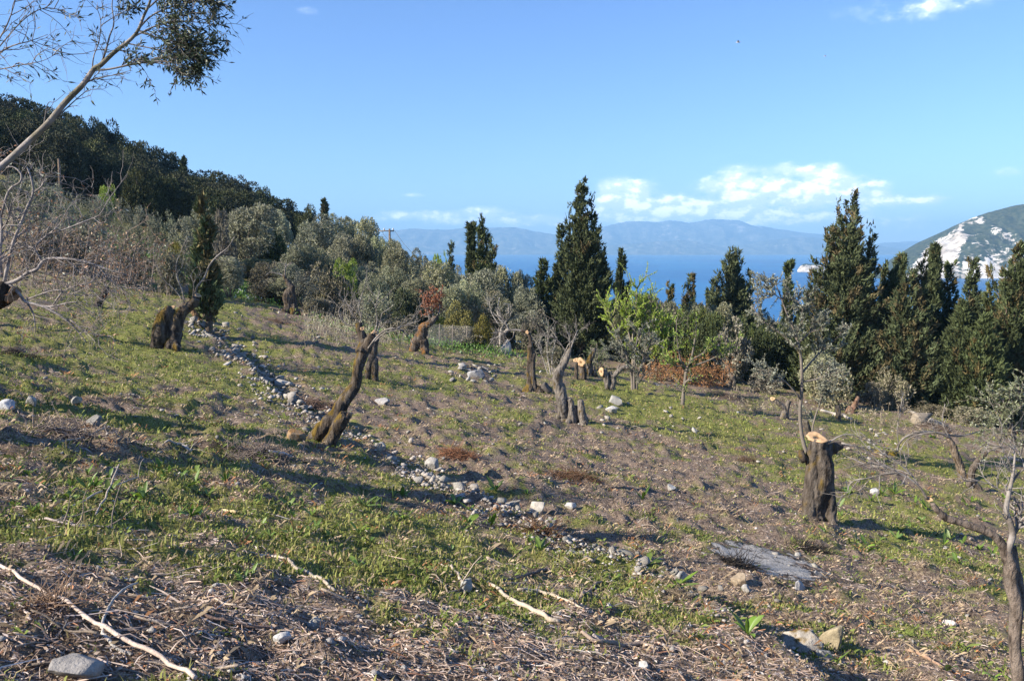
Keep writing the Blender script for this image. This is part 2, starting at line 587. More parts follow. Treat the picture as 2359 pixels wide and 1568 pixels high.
def cover(x, y):
    """grass amount, dark soil amount, ash amount at ground points"""
    n = fbm(x * .5, y * .5, oct=4, seed=21); n2 = fbm(x * 1.9, y * 1.9, oct=4, seed=33)
    g = .34 + ell(GREEN, x, y) * .58 - ell(BROWN, x, y) * .40 + (n - .5) * 1.2 + (n2 - .5) * 1.6 + (fbm(x * 5.5, y * 5.5, oct=3, seed=35) - .5) * 1.5
    d = ell(DARK, x, y) + (n2 - .5) * .7
    wd = wall_dist(x, y) * _sgn
    g = g - .25 * np.exp(-(wd / .5) ** 2)
    a = ell(ASH, x, y) * 1.75 + (n2 - .5) * 1.9 + (fbm(x * 6.5, y * 6.5, oct=3, seed=36) - .5) * 2.2
    return np.clip(g, 0, 1), sm(d, .25, .95), sm(a, .25, 1.25) * sm(ell(ASH, x, y), .12, .3)


def build_land():
    phi = np.concatenate([np.linspace(-180, -54, 50, endpoint=False), np.linspace(-54, -40, 40, endpoint=False), np.linspace(-40, 40, 470, endpoint=False),
                          np.linspace(40, 54, 40, endpoint=False), np.linspace(54, 180, 50, endpoint=False)])
    rr = np.concatenate([[.5, 1.0, 1.5], np.exp(np.linspace(math.log(2.0), math.log(75), 300)), np.exp(np.linspace(math.log(78), math.log(999), 60))])
    P, Q = np.meshgrid(np.radians(phi), rr)
    x = (np.sin(P) * Q).ravel(); y = (np.cos(P) * Q).ravel()
    z = EYE + land(x, y)
    nP, nR = len(phi), len(rr)
    g = np.zeros_like(x); d = np.zeros_like(x); a = np.zeros_like(x)
    nr = np.hypot(x, y) < 80
    g[nr], d[nr], a[nr] = cover(x[nr], y[nr])
    far = ~nr
    g[far] = .75 * fbm(x[far] * .05, y[far] * .05, oct=3, seed=2) + .2
    G = Geo()
    i = np.arange(nR - 1)[:, None] * nP; j = np.arange(nP)[None, :]; j2 = (j + 1) % nP
    F = np.stack([i + j, i + nP + j, i + nP + j2, i + j2], -1).reshape(-1, 4)[:, ::-1]
    V = np.stack([x, y, z], 1)
    V = np.concatenate([V, [[0, 0, float(gz(0, 0)[0])]]])
    C = np.concatenate([np.stack([g, d, a], 1), [[.3, 0, 0]]])
    k = np.arange(nP); T = np.stack([np.full(nP, len(V) - 1), k, (k + 1) % nP], -1)[:, ::-1]
    G.add(V, [F, T], C)
    m, b, p, out = principled('hillside soil', 0.95, 0.1)
    at = b.n('ShaderNodeAttribute', attribute_name='Col')
    sp = b.n('ShaderNodeSeparateColor'); b.put(sp.inputs[0], at.outputs['Color'])
    geo = b.n('ShaderNodeNewGeometry'); pos = geo.outputs['Position']
    nf = b.noise(pos, 22.0, 6, 0.65); nm = b.noise(pos, 4.5, 5, 0.6); nl = b.noise(pos, 0.9, 4, 0.6); nx = b.noise(pos, 70.0, 3, 0.6)
    litter = b.mix(b.sstep(nx, .35, .68), (.14, .10, .075), (.47, .365, .28))
    litter = b.mix(b.sstep(nl, .35, .7), litter, b.mix(b.sstep(nf, .4, .65), (.19, .135, .09), (.47, .355, .25)))
    soil = b.mix(b.sstep(nf, .35, .65), (.075, .055, .042), (.25, .185, .14))
    base = b.mix(b.sstep(b.m('ADD', nm, b.m('MULTIPLY', nf, .6)), .62, .95), soil, litter)
    grass = b.mix(b.sstep(nf, .3, .7), (.125, .145, .034), (.27, .27, .08))
    grass = b.mix(b.sstep(nl, .4, .75), grass, b.mix(b.sstep(nx, .35, .65), (.16, .155, .045), (.31, .28, .11)))
    gm = b.sstep(b.m('ADD', sp.outputs[0], b.m('MULTIPLY', b.m('SUBTRACT', b.m('ADD', nf, nm), 1.0), 1.3)), .18, .95)
    c = b.mix(gm, base, grass)
    dm = b.m('MULTIPLY', sp.outputs[1], b.sstep(b.m('ADD', nm, nf), .75, 1.1))
    c = b.mix(dm, c, b.mix(b.sstep(nx, .4, .7), (.018, .014, .012), (.075, .055, .042)))
    am = sp.outputs[2]
    rim = b.sstep(b.m('ADD', am, b.m('MULTIPLY', b.m('SUBTRACT', b.m('ADD', nm, nf), 1.0), 1.0)), .10, .32)
    c = b.mix(b.m('MULTIPLY', rim, .85), c, (.035, .031, .029))
    c = b.mix(b.sstep(b.m('ADD', am, b.m('MULTIPLY', b.m('SUBTRACT', b.m('ADD', nf, nm), 1.0), 2.4)), .38, .95), c, b.mix(b.sstep(nx, .3, .7), (.22, .208, .19), (.56, .53, .49)))
    b.put(p.inputs['Base Color'], c)
    bp = b.n('ShaderNodeBump'); bp.inputs['Strength'].default_value = .9; bp.inputs['Distance'].default_value = .05
    b.put(bp.inputs['Height'], b.m('ADD', nf, b.m('MULTIPLY', nx, .5)))
    b.t.links.new(bp.outputs[0], p.inputs['Normal'])
    o = G.build('ground', m, None, (0, 0, 0), True)
    tag(o, kind='structure')


build_land()

# ------------------------------------------------------------------ sea


def build_sea():
    rr = np.array([0, 200, 600, 1500, 4000, 9000, 15800.0]); n = 96
    G = Geo(); a = np.linspace(0, 2 * np.pi, n, endpoint=False)
    V = [[0, 0, 0]]
    for r in rr[1:]:
        V += [[r * math.sin(t), r * math.cos(t), 0] for t in a]
    F3 = [[0, 1 + (k + 1) % n, 1 + k] for k in range(n)]
    F4 = []
    for i in range(len(rr) - 2):
        o = 1 + i * n
        F4 += [[o + k, o + (k + 1) % n, o + n + (k + 1) % n, o + n + k] for k in range(n)]
    G.add(V, [np.array(F3), np.array(F4)], (0, 0, 0))
    m, b, p, out = principled('sea water', 0.35, 0.12)
    geo = b.n('ShaderNodeNewGeometry'); pos = geo.outputs['Position']
    st = b.v('MULTIPLY', pos, (1, .45, 1))
    n1 = b.noise(st, .012, 5, .6); n2 = b.noise(st, .0016, 4, .55)
    c = b.mix(b.sstep(n1, .35, .65), (.004, .075, .215), (.008, .11, .285))
    c = b.mix(b.sstep(n2, .4, .65), c, (.010, .135, .31))
    b.put(p.inputs['Base Color'], c)
    bp = b.n('ShaderNodeBump'); bp.inputs['Strength'].default_value = .6; bp.inputs['Distance'].default_value = 1.5
    b.put(bp.inputs['Height'], b.noise(pos, .08, 5, .6))
    b.t.links.new(bp.outputs[0], p.inputs['Normal'])
    tag(G.build('sea', m), kind='structure')


build_sea()

# ------------------------------------------------------------------ far coast


def rock_mat(name, scrub1, scrub2, rock1, rock2, s):
    m, b, p, out = principled(name, 0.95, 0.1)
    at = b.n('ShaderNodeAttribute', attribute_name='Col')
    sp = b.n('ShaderNodeSeparateColor'); b.put(sp.inputs[0], at.outputs['Color'])
    geo = b.n('ShaderNodeNewGeometry'); pos = geo.outputs['Position']
    n1 = b.noise(pos, s, 6, .65); n2 = b.noise(pos, s * 4, 5, .65)
    c = b.mix(b.sstep(n2, .35, .65), scrub1, scrub2)
    r = b.mix(b.sstep(n1, .4, .65), rock1, rock2)
    f = b.sstep(b.m('ADD', sp.outputs[0], b.m('MULTIPLY', b.m('SUBTRACT', b.m('ADD', n1, n2), 1.0), 1.1)), .42, .62)
    b.put(p.inputs['Base Color'], b.mix(f, c, r))
    bp = b.n('ShaderNodeBump'); bp.inputs['Strength'].default_value = .8; bp.inputs['Distance'].default_value = .6 / s * .1
    b.put(bp.inputs['Height'], n2); b.t.links.new(bp.outputs[0], p.inputs['Normal'])
    return m


def ridge(name, sky, Y0, depth, seed, mat, nx=240, ny=34, rough=.42, rockfn=None, front=.5, asym=1.0, fine=.6):
    """mountain range: the crest line is given as (u, v) survey points, standing at distance Y0"""
    sky = np.array(sky, float)
    X = (sky[:, 0] - 1179) / FPX * Y0
    H = np.array([ray(u, v)[1] for u, v in sky]) * Y0 + EYE
    xs = np.linspace(X[0], X[-1], nx); hs = np.interp(xs, X, H)
    hs = np.convolve(np.pad(hs, 3, mode='edge'), np.ones(7) / 7, 'valid')
    t = np.linspace(0, 1, ny)
    cross = np.where(t < front, (t / front) ** asym, (1 - t) / (1 - front))
    cross = np.clip(cross, 0, 1)
    XX, TT = np.meshgrid(xs, t); HH = np.tile(hs, (ny, 1))
    YY = Y0 + (TT - front) * depth
    XX = XX * (1 + (TT - front) * depth / Y0)
    s = depth / 5.0
    nz = fbm(XX / s, YY / s, oct=6, seed=seed, gain=fine)
    rid = 1 - np.abs(2 * fbm(XX / s * 1.2, YY / s * .55, oct=5, seed=seed + 5) - 1)
    C = np.tile(cross[:, None], (1, nx))
    w = np.clip(1 - np.abs(C - .5) * 2, 0, 1) ** .6
    Z = HH * (C + rough * w * ((nz - .5) + (rid - .75) * 1.2))
    Z = Z + (nz - .5) * HH * .05 * (C > .9)
    Z = np.where((TT <= 0) | (TT >= 1), -1.5, np.maximum(Z, -1.5))
    Z[:, 0] = np.minimum(Z[:, 0], Z[:, 0]); 
    V = np.stack([XX, YY, Z], -1).reshape(-1, 3)
    i = np.arange(ny - 1)[:, None] * nx; j = np.arange(nx - 1)[None, :]
    F = np.stack([i + j, i + j + 1, i + nx + j + 1, i + nx + j], -1).reshape(-1, 4)
    if rockfn is None:
        rk = np.clip((nz.ravel() - .45) * 1.5, 0, .5) * 0 + .27
    else:
        u, v = uv_of(V[:, 0], V[:, 1], V[:, 2]); rk = rockfn(u, v, V)
    G = Geo(); G.add(V, F, np.stack([rk, rk, rk], 1))
    o = G.build(name, mat, None, (0, 0, 0), True)
    return tag(o, kind='structure')


far_mat = rock_mat('far mountain scrub', (.03, .038, .024), (.14, .135, .105), (.22, .205, .175), (.30, .28, .24), .0022)
ridge('far_mountains', [(520, 560), (700, 552), (860, 548), (905, 530), (940, 526), (1010, 528), (1060, 524), (1150, 522), (1185, 521), (1225, 531), (1290, 543), (1340, 552), (1420, 566), (1500, 575)],
      12200, 2600, 11, far_mat)
ridge('far_mountains.001', [(1200, 572), (1290, 556), (1350, 540), (1400, 517), (1440, 507), (1480, 505), (1530, 504), (1580, 510), (1620, 506), (1650, 503), (1680, 506), (1710, 510), (1730, 519),
                            (1752, 517), (1790, 527), (1830, 534), (1890, 540), (1950, 556), (2010, 570)], 13600, 3600, 23, far_mat)
ridge('far_mountains.002', [(1290, 580), (1340, 572), (1420, 563), (1500, 557), (1560, 552), (1600, 556), (1650, 566), (1690, 575), (1720, 579)], 11300, 1500, 31, far_mat, ny=24)
ridge('far_mountains.003', [(1640, 579), (1700, 566), (1760, 552), (1820, 545), (1870, 546), (1930, 551), (1990, 560), (2050, 570), (2110, 577)], 11700, 1600, 37, far_mat, ny=24)
ridge('far_mountains.004', [(1960, 572), (2010, 562), (2040, 555), (2060, 560), (2085, 553), (2110, 556), (2180, 550), (2400, 540), (2900, 530), (3400, 560)], 14000, 2200, 41, far_mat, ny=24)
ridge('far_mountains.005', [(-900, 560), (-400, 535), (0, 540), (300, 545), (560, 556)], 12600, 2400, 47, far_mat, ny=24)


def seg_d(u, v, a, b):
    ax, ay = a; bx, by = b
    t = np.clip(((u - ax) * (bx - ax) + (v - ay) * (by - ay)) / ((bx - ax) ** 2 + (by - ay) ** 2), 0, 1)
    return np.hypot(u - ax - t * (bx - ax), v - ay - t * (by - ay))


def head_rock(u, v, V):
    k = np.zeros_like(u)
    for a, b, w, s in (((2221, 545), (2186, 590), 11.6, 0.92), ((2190, 590), (2172, 635), 21.8, 0.83), ((2140, 572), (2108, 630), 11.6, 0.74), ((2161, 556), (2158, 605), 8.7, 0.69),
                       ((2214, 520), (2178, 576), 10.2, 0.67), ((2222, 514), (2262, 504), 11.6, 0.53), ((2290, 530), (2345, 560), 13.0, 0.62), ((2275, 612), (2318, 640), 18.8, 0.90),
                       ((2335, 605), (2375, 640), 29.0, 0.76), ((2060, 637), (2370, 647), 8.7, 0.81), ((2250, 572), (2358, 602), 31.9, 0.47), ((2240, 595), (2262, 640), 17.4, 0.56), ((2400, 600), (2500, 640), 43.5, 0.56)):
        k = np.maximum(k, s * np.exp(-(seg_d(u, v, a, b) / w) ** 2))
    # one big broken cliff face and its scree down to the water
    poly = [(2080, 648), (2108, 602), (2138, 566), (2164, 552), (2190, 534), (2216, 522), (2226, 548), (2208, 592), (2215, 648)]
    ins = np.zeros(u.shape, bool); j = len(poly) - 1; dm = np.full(u.shape, 1e9)
    for i in range(len(poly)):
        (x1, y1), (x2, y2) = poly[i], poly[j]
        c_ = ((y1 > v) != (y2 > v)) & (u < (x2 - x1) * (v - y1) / (y2 - y1 + 1e-9) + x1)
        ins ^= c_; dm = np.minimum(dm, seg_d(u, v, poly[i], poly[j])); j = i
    k = np.maximum(k, np.where(ins, .50 + .3 * np.clip(dm / 16, 0, 1), .4 * np.exp(-dm / 6)))
    k = np.maximum(k, np.where((u > 2215) & (v > 590), .42 + .28 * np.clip((v - 590) / 45, 0, 1), 0))
    return k


head_mat = rock_mat('headland scrub and chalk', (.022, .034, .016), (.07, .078, .042), (.34, .30, .25), (.74, .69, .62), .02)
ridge('headland', [(2000, 640), (2030, 608), (2060, 588), (2100, 562), (2150, 538), (2200, 512), (2250, 494), (2300, 480), (2358, 466), (2450, 450), (2600, 440), (2800, 445), (3000, 480), (3200, 560), (3300, 640)],
      2350, 700, 61, head_mat, nx=300, ny=76, rough=.30, rockfn=head_rock, front=.55, asym=.75, fine=.62)
ridge('islet', [(1834, 622), (1840, 611), (1850, 606), (1862, 608), (1880, 606), (1896, 612), (1915, 628)], 2590, 90, 67, head_mat, nx=60, ny=20, rough=.2,
      rockfn=lambda u, v, V: np.where(v > 611, .72, .15), front=.5, asym=.6)


def build_haze():
    G = Geo()
    x0, x1, y0, y1, z0, z1 = -16500, 16500, -16300, 16600, -8.5, 620.0
    V = [(x, y, z) for z in (z0, z1) for y in (y0, y1) for x in (x0, x1)]
    F = np.array([[0, 2, 3, 1], [4, 5, 7, 6], [0, 1, 5, 4], [2, 6, 7, 3], [0, 4, 6, 2], [1, 3, 7, 5]])
    m = bpy.data.materials.new('sea haze'); m.use_nodes = True
    t = m.node_tree; t.nodes.clear()
    out = t.nodes.new('ShaderNodeOutputMaterial'); v = t.nodes.new('ShaderNodeVolumePrincipled')
    v.inputs['Color'].default_value = (.33, .63, 1.0, 1)
    v.inputs['Density'].default_value = HAZE
    v.inputs['Anisotropy'].default_value = 0.0
    t.links.new(v.outputs[0], out.inputs['Volume'])
    G.add(V, F)
    tag(G.build('haze', m), kind='stuff')


HAZE = 1.28e-4
build_haze()
# ------------------------------------------------------------------ materials of the plants
M_BARK = vcol_mat('olive bark', .95, .1, 12.0, .45, 1.55, 1.0, 30.0, stretch=(1, 1, .4), bdist=.05)
M_LIMB = vcol_mat('pale limb bark', .9, .15, 16.0, .7, 1.3, .5, 60.0)
M_CUT = vcol_mat('sawn wood', .8, .2, 30.0, .8, 1.15, .2, 80.0)
M_TWIG = vcol_mat('dry twigs', .9, .15, 20.0, .75, 1.25)
M_LEAF = vcol_mat('olive leaves', .55, .35, 3.0, .75, 1.25, transl=.18)
M_CROWN = vcol_mat('olive crowns', .75, .2, 1.2, .75, 1.25, transl=.12, objvar=1.0)
M_FRESH = vcol_mat('fresh leaves', .6, .3, 2.0, .8, 1.2, transl=.4)
M_CYP = vcol_mat('cypress sprays', .85, .15, 1.6, .7, 1.3, transl=.06, objvar=.5)
M_WOOD = vcol_mat('wood crowns', .85, .15, .8, .6, 1.5, transl=.05, objvar=1.3)
M_GRASS = vcol_mat('grass', .7, .2, 3.0, .8, 1.2, transl=.25)
M_LITTER = vcol_mat('litter', .95, .1, 25.0, .75, 1.25)
M_STONE = vcol_mat('limestone', .92, .2, 14.0, .62, 1.25, .8, 35.0, objvar=.9)
M_PLANT = vcol_mat('broad leaves', .45, .4, 6.0, .8, 1.2, transl=.3, objvar=.5)

BARK = np.array([.092, .074, .059]); BARK_D = np.array([.032, .025, .02]); BARK_G = np.array([.18, .158, .135])
MOSS = np.array([.125, .085, .022]); RUSTM = np.array([.26, .12, .035])
LIMB = np.array([.27, .245, .225]); LIMB_D = np.array([.15, .13, .112])
CUTC = np.array([.43, .285, .165]); CUTD = np.array([.30, .18, .085])
OLIVE = np.array([.115, .125, .072]); OLIVE_G = np.array([.17, .18, .135])


def remesh(V, F, vox):
    G = Geo()
    G.add(V, F)
    me = G.mesh('tmp', M_BARK)
    o = link('tmp', me)
    md = o.modifiers.new('r', 'REMESH'); md.mode = 'VOXEL'; md.voxel_size = vox
    dg = bpy.context.evaluated_depsgraph_get()
    m2 = bpy.data.meshes.new_from_object(o.evaluated_get(dg))
    bpy.data.objects.remove(o); bpy.data.meshes.remove(me)
    n = len(m2.vertices)
    co = np.empty(n * 3, np.float32); m2.vertices.foreach_get('co', co)
    no = np.empty(n * 3, np.float32); m2.vertices.foreach_get('normal', no)
    lp = np.empty(len(m2.loops), np.int32); m2.loops.foreach_get('vertex_index', lp)
    tot = np.empty(len(m2.polygons), np.int32); m2.polygons.foreach_get('loop_total', tot)
    bpy.data.meshes.remove(m2)
    assert (tot == 4).all() or True
    if (tot == 4).all():
        F2 = [lp.reshape(-1, 4)]
    else:
        st = np.concatenate([[0], np.cumsum(tot)[:-1]])
        F2 = [lp[st[tot == k][:, None] + np.arange(k)[None, :]] for k in np.unique(tot)]
    return co.reshape(-1, 3).astype(float), no.reshape(-1, 3).astype(float), F2


def path_px(pts, Y, sub=4):
    """[(u, v, radius in survey px [, depth offset])] -> world points and radii"""
    P, r = [], []
    for p in pts:
        y = Y + (p[3] if len(p) > 3 else 0)
        P.append(px(p[0], p[1], y)); r.append(p[2] * y / FPX)
    A = np.concatenate([np.array(P), np.array(r)[:, None]], 1)
    A = smooth_path(A, sub)
    return A[:, :3], np.maximum(A[:, 3], .002)


def gnarled(parent, base, paths, seed, tone=BARK, moss=.2, amp=.16, vox=None, mosscol=MOSS, mossdir=(-.6, -.5, .3)):
    """one continuous knotted trunk mesh grown round several thick paths (already world space)"""
    Vs, Fs, n = [], [], 0
    rmax = max(r.max() for _, r in paths)
    for P, r in paths:
        rr = np.random.default_rng(seed + len(Vs))
        V, F = tube(P, r * (1 + .03 * rr.normal(size=len(r))), 14)
        Vs.append(V); Fs += [f + n for f in F]; n += len(V)
    V, N, F = remesh(np.concatenate(Vs), Fs, vox or max(rmax / 8, .013))
    L = V - base
    h = L[:, 2]
    s = 1.0 / max(rmax, .05)
    rid = 1 - np.abs(2 * fbm(L[:, 0] * s * 1.9, L[:, 1] * s * 1.9, h * s * .24, 4, seed) - 1)
    lump = fbm(L[:, 0] * s * .8, L[:, 1] * s * .8, h * s * .7, 3, seed + 3) - .5
    rid2 = 1 - np.abs(2 * fbm(L[:, 0] * s * 4.6, L[:, 1] * s * 4.6, h * s * .8, 3, seed + 5) - 1)
    V = V + N * ((rid - .62) * 1.7 * amp + (rid2 - .6) * .8 * amp + lump * 1.1 * amp)[:, None] * rmax * .8
    n1 = fbm(L[:, 0] * s * 3, L[:, 1] * s * 3.6, h * s * .5, 4, seed + 7)
    C = tone * (1 - .0) + (BARK_G - tone)[None, :] * sm(n1, .5, .75)[:, None] * .55 + (BARK_D - tone)[None, :] * sm(n1, .5, .3)[:, None] * .8
    md = np.array(mossdir); md = md / np.linalg.norm(md)
    mm = sm(fbm(L[:, 0] * s * 1.3, L[:, 1] * s * 1.3, h * s * .8, 4, seed + 11) + .35 * (N @ md) + moss - .80, .02, .25)
    C = C * (1 - mm[:, None]) + np.asarray(mosscol)[None, :] * mm[:, None]
    G = Geo(); G.add(V, F, C)
    return G.build('trunk', M_BARK, parent, base, True)


def cut_disc(parent, base, c, nrm, r, seed, dark=False, name='cut_face'):
    """sawn face: an uneven disc with rings of its own colour and a split heart, standing proud of the wood"""
    rg = np.random.default_rng(seed)
    nrm = unit(np.array(nrm, float)); a = unit(np.cross(nrm, [.3, .5, .81])); b_ = np.cross(nrm, a)
    k = 20; ang = np.linspace(0, 2 * np.pi, k, endpoint=False)
    rim = 1 + .16 * np.sin(ang * 2 + seed) + .1 * np.sin(ang * 3 + seed * 2) + .05 * rg.normal(size=k)
    G = Geo()
    V, C = [], []
    rings = [(1.0, -.12), (1.0, 0.0), (.7, .02), (.4, .0), (.16, -.10)]
    for q, off in rings:
        V.append(c + nrm * (off * r + .006) + r * q * (rim if q > .3 else np.ones(k))[:, None] * (np.cos(ang)[:, None] * a + np.sin(ang)[:, None] * b_))
        col = (CUTC if q > .5 else CUTC * .8 + CUTD * .2) if q > .2 else CUTD * .5
        if dark: col = col * np.array([.62, .6, .62])
        C.append(np.tile(col, (k, 1)) * (1 + .12 * rg.normal(size=(k, 1))))
    V.append((c - nrm * r * .1)[None]); C.append(CUTD[None] * .35)
    F = []
    for i in range(len(rings) - 1):
        for j in range(k):
            F.append([i * k + j, i * k + (j + 1) % k, (i + 1) * k + (j + 1) % k, (i + 1) * k + j])
    o = (len(rings) - 1) * k
    T = [[o + j, o + (j + 1) % k, len(rings) * k] for j in range(k)]
    G.add(np.concatenate(V), [np.array(F), np.array(T)], np.clip(np.concatenate(C), 0, 1))
    return G.build(name, M_CUT, parent, base)


def limb(parent, base, P, r, col=LIMB, col2=LIMB_D, name='branch', n=7, seed=0, mat=None):
    V, F = tube(P, r, n)
    L = V - base
    f = sm(fbm(L[:, 0] * 9, L[:, 1] * 9, L[:, 2] * 9, 3, seed), .35, .65)[:, None]
    G = Geo(); G.add(V, F, col * f + col2 * (1 - f))
    return G.build(name, mat or M_LIMB, parent, base, True)


def wander(p, d, L, rng, n=5, jit=.25, up=0.0):
    P = [np.array(p, float)]; d = unit(np.array(d, float))
    for i in range(n):
        d = unit(d + rng.normal(size=3) * jit + np.array([0, 0, up]))
        P.append(P[-1] + d * L / n)
    return np.array(P), d


def twigs(G, P, r0, L, count, depth, rng, spread=.8, up=.1, col=LIMB, jit=.22, tips=None, tmin=.25, sides=4, shrink=.6):
    """side shoots along a polyline, recursively; fills G and collects tip paths"""
    m = len(P)
    seg = np.linalg.norm(np.diff(P, axis=0), axis=1)
    for _ in range(count):
        t = rng.uniform(tmin, 1.0) * (m - 1)
        i = min(int(t), m - 2); q = P[i] + (P[i + 1] - P[i]) * (t - i)
        d = unit(P[i + 1] - P[i])
        s = unit(rng.normal(size=3)); s = unit(s - d * (s @ d))
        dd = unit(d * rng.uniform(.35, 1.0) + s * spread + np.array([0, 0, up]))
        l = L * rng.uniform(.5, 1.25)
        Q, _d = wander(q, dd, l, rng, 4, jit, up * .5)
        V, F = tube(Q, np.linspace(r0, r0 * .45, len(Q)), sides, cap=False)
        G.add(V, F, col * rng.uniform(.6, 1.2))
        if tips is not None: tips.append(Q)
        if depth > 1:
            twigs(G, Q, r0 * .6, l * shrink, max(2, int(count * .6)) if count < 9 else 4, depth - 1, rng, spread, up, col, jit, tips, .2, max(3, sides - 1), shrink)


def leaves_on(G, tips, per, L, W, col, rng, var=.3, back=.5, droop=0.0, silver=0.0):
    P, D, C = [], [], []
    for Q in tips:
        k = rng.poisson(per)
        if k == 0: continue
        t = rng.uniform(1 - back, 1, k) * (len(Q) - 1)
        i = np.minimum(t.astype(int), len(Q) - 2); f = (t - i)[:, None]
        p = Q[i] * (1 - f) + Q[i + 1] * f
        d = unit(Q[i + 1] - Q[i]); s = unit(rng.normal(size=(k, 3)))
        P.append(p); D.append(d * .8 + s * .75 - np.array([0, 0, droop]))
        c = np.tile(col, (k, 1)) * (1 + var * rng.normal(size=(k, 1)))
        if silver: c = np.where(rng.random((k, 1)) < silver, np.array([.33, .35, .28]) * rng.uniform(.7, 1.2, (k, 1)), c)
        C.append(c)
    if P:
        P = np.concatenate(P); D = np.concatenate(D); C = np.clip(np.concatenate(C), .01, 1)
        leaf_quads(G, P, D, L * rng.uniform(.7, 1.2, len(P)), W, C, rng)


def base_at(u, v):
    b = hit(u, v)
    return b


OLIVES = 'hard-pruned old olive trunks in the grove'


def olive(name, label, u, v, paths, cuts=(), limbs=(), seed=1, tone=BARK, moss=.2, amp=.2, vox=None, mosscol=MOSS, Y=None, group=OLIVES, cat='tree', twig=None, sink=10, tmoss=(-.6, -.5, .3)):
    b = hit(u, v)
    Y = Y or b[1]
    t = thing(name, label, cat, b, group)
    pp = []
    for p in paths:
        p = [tuple(q) for q in p]
        if p[0][1] >= v - 14:                     # a foot: run it into the soil
            q = p[0]; p = [(q[0], q[1] + sink, q[2] * 1.12, *q[3:])] + p
        P_, r_ = path_px(p, Y); q_ = np.random.default_rng(seed + len(pp) * 7 + 1)
        wb = smooth_path(q_.normal(size=(max(3, len(p)), 3)), 8); wb = wb[np.linspace(0, len(wb) - 1, len(P_)).astype(int)]
        P_ = P_ + wb * (r_ * .22)[:, None]
        pp.append((P_, r_ * (.84 if r_.max() > .06 else .95)))
    gnarled(t, b, pp, seed, tone, moss, amp, vox, mosscol, tmoss)
    for i, (cu, cv, rp, nx, ny, nz, *o) in enumerate(cuts):
        cut_disc(t, b, px(cu, cv, Y + (o[0] if o else 0)), (nx, ny, nz), rp * Y / FPX, seed + i, dark=bool(len(o) > 1 and o[1]))
    rng = np.random.default_rng(seed + 50)
    tips_all = []
    GT = Geo()
    for i, pl in enumerate(limbs):
        P, r = path_px(pl, Y)
        limb(t, b, P, r, seed=seed + i)
        if twig: twigs(GT, P, max(r[-1] * .8, .004), twig[0], twig[1], twig[2], rng, twig[3] if len(twig) > 3 else .7, twig[4] if len(twig) > 4 else .1, LIMB * (twig[5] if len(twig) > 5 else 1), tips=tips_all)
    if GT.n: tag(GT.build('twigs', M_TWIG, t, b), kind='stuff')
    return t, b, Y, tips_all


# ---- the big sawn trunk right of the middle
olive('pruned_olive', 'thick upright sawn olive trunk with a big pale fresh cut top, right of centre', 1882, 1196,
      [[(1860, 1194, 15), (1868, 1160, 17), (1872, 1090, 19), (1874, 1040, 19), (1877, 1018, 18)],
       [(1898, 1192, 14, .1), (1895, 1150, 18, .1), (1893, 1090, 19, .1), (1896, 1045, 18, .1), (1902, 1024, 16, .1)],
       [(1880, 1196, 24), (1881, 1150, 24), (1883, 1090, 23), (1885, 1045, 22), (1884, 1020, 20)],
       [(1924, 1210, 7, -.15), (1910, 1182, 12, .0), (1904, 1140, 12), (1906, 1080, 10)],
       [(1842, 1200, 9, .1), (1854, 1176, 12, .1), (1862, 1140, 11, .2)],
       [(1852, 1062, 10), (1847, 1048, 9), (1846, 1036, 6)], [(1896, 1042, 15, .35), (1918, 1026, 13, .4), (1934, 1026, 10, .45)]],
      cuts=[(1880, 1006, 22, -.14, -.32, .93)], seed=3, moss=-.02, tone=np.array([.095, .079, .066]), amp=.24, sink=14,
      limbs=[[(1938, 1020, 2), (1990, 1035, 1.5), (2030, 1070, 1)], [(1905, 1020, 2), (1950, 1000, 1.5), (2010, 1020, 1), (2050, 1035, .8)]], twig=(.35, 7, 2, .6, .0, .9))
# ---- the leaning one with the moss
olive('leaning_olive', 'long mossy olive trunk leaning right, low sawn stub at its side, forked at the top', 742, 1014,
      [[(722, 1008, 13), (746, 986, 21), (772, 958, 20), (795, 926, 17), (812, 890, 15), (824, 850, 14.5), (836, 818, 15), (842, 800, 15)],
       [(760, 1014, 18, -.1), (776, 986, 18, -.1), (788, 968, 17, -.15), (795, 960, 14, -.2)],
       [(838, 814, 15), (834, 785, 11), (829, 762, 9), (824, 746, 8)], [(842, 808, 15), (852, 790, 13), (860, 776, 11)],
       [(706, 1014, 8), (722, 1000, 11), (740, 985, 12)]],
      cuts=[(803, 960, 10, .85, -.5, -.1, -.2, 1), (862, 770, 10, .3, -.75, .55), (835, 757, 5, .2, -.9, .3, -.12)], seed=11, moss=.17, amp=.15, tmoss=(-.9, .0, .4),
      limbs=[[(848, 802, 2.2, -.2), (866, 778, 2.2, -.25), (888, 760, 2, -.3), (915, 757, 1.6, -.3), (938, 772, 1.2, -.2), (952, 792, .9, -.2)],
             [(852, 800, 2, -.2), (875, 775, 1.8, -.2), (900, 762, 1.5, -.2), (935, 748, 1.2), (965, 740, .8)],
             [(824, 750, 2), (800, 748, 1.6), (786, 735, 1.4), (780, 715, 1.0), (792, 700, .8)], [(828, 745, 2), (832, 728, 1.5), (826, 705, 1.2), (836, 672, .9)],
             [(860, 772, 1.5), (868, 745, 1.2), (866, 705, .9), (874, 670, .7)], [(836, 748, 1.5), (812, 726, 1.2), (800, 700, .9)]], twig=(.5, 6, 2, .6, .05, .85))
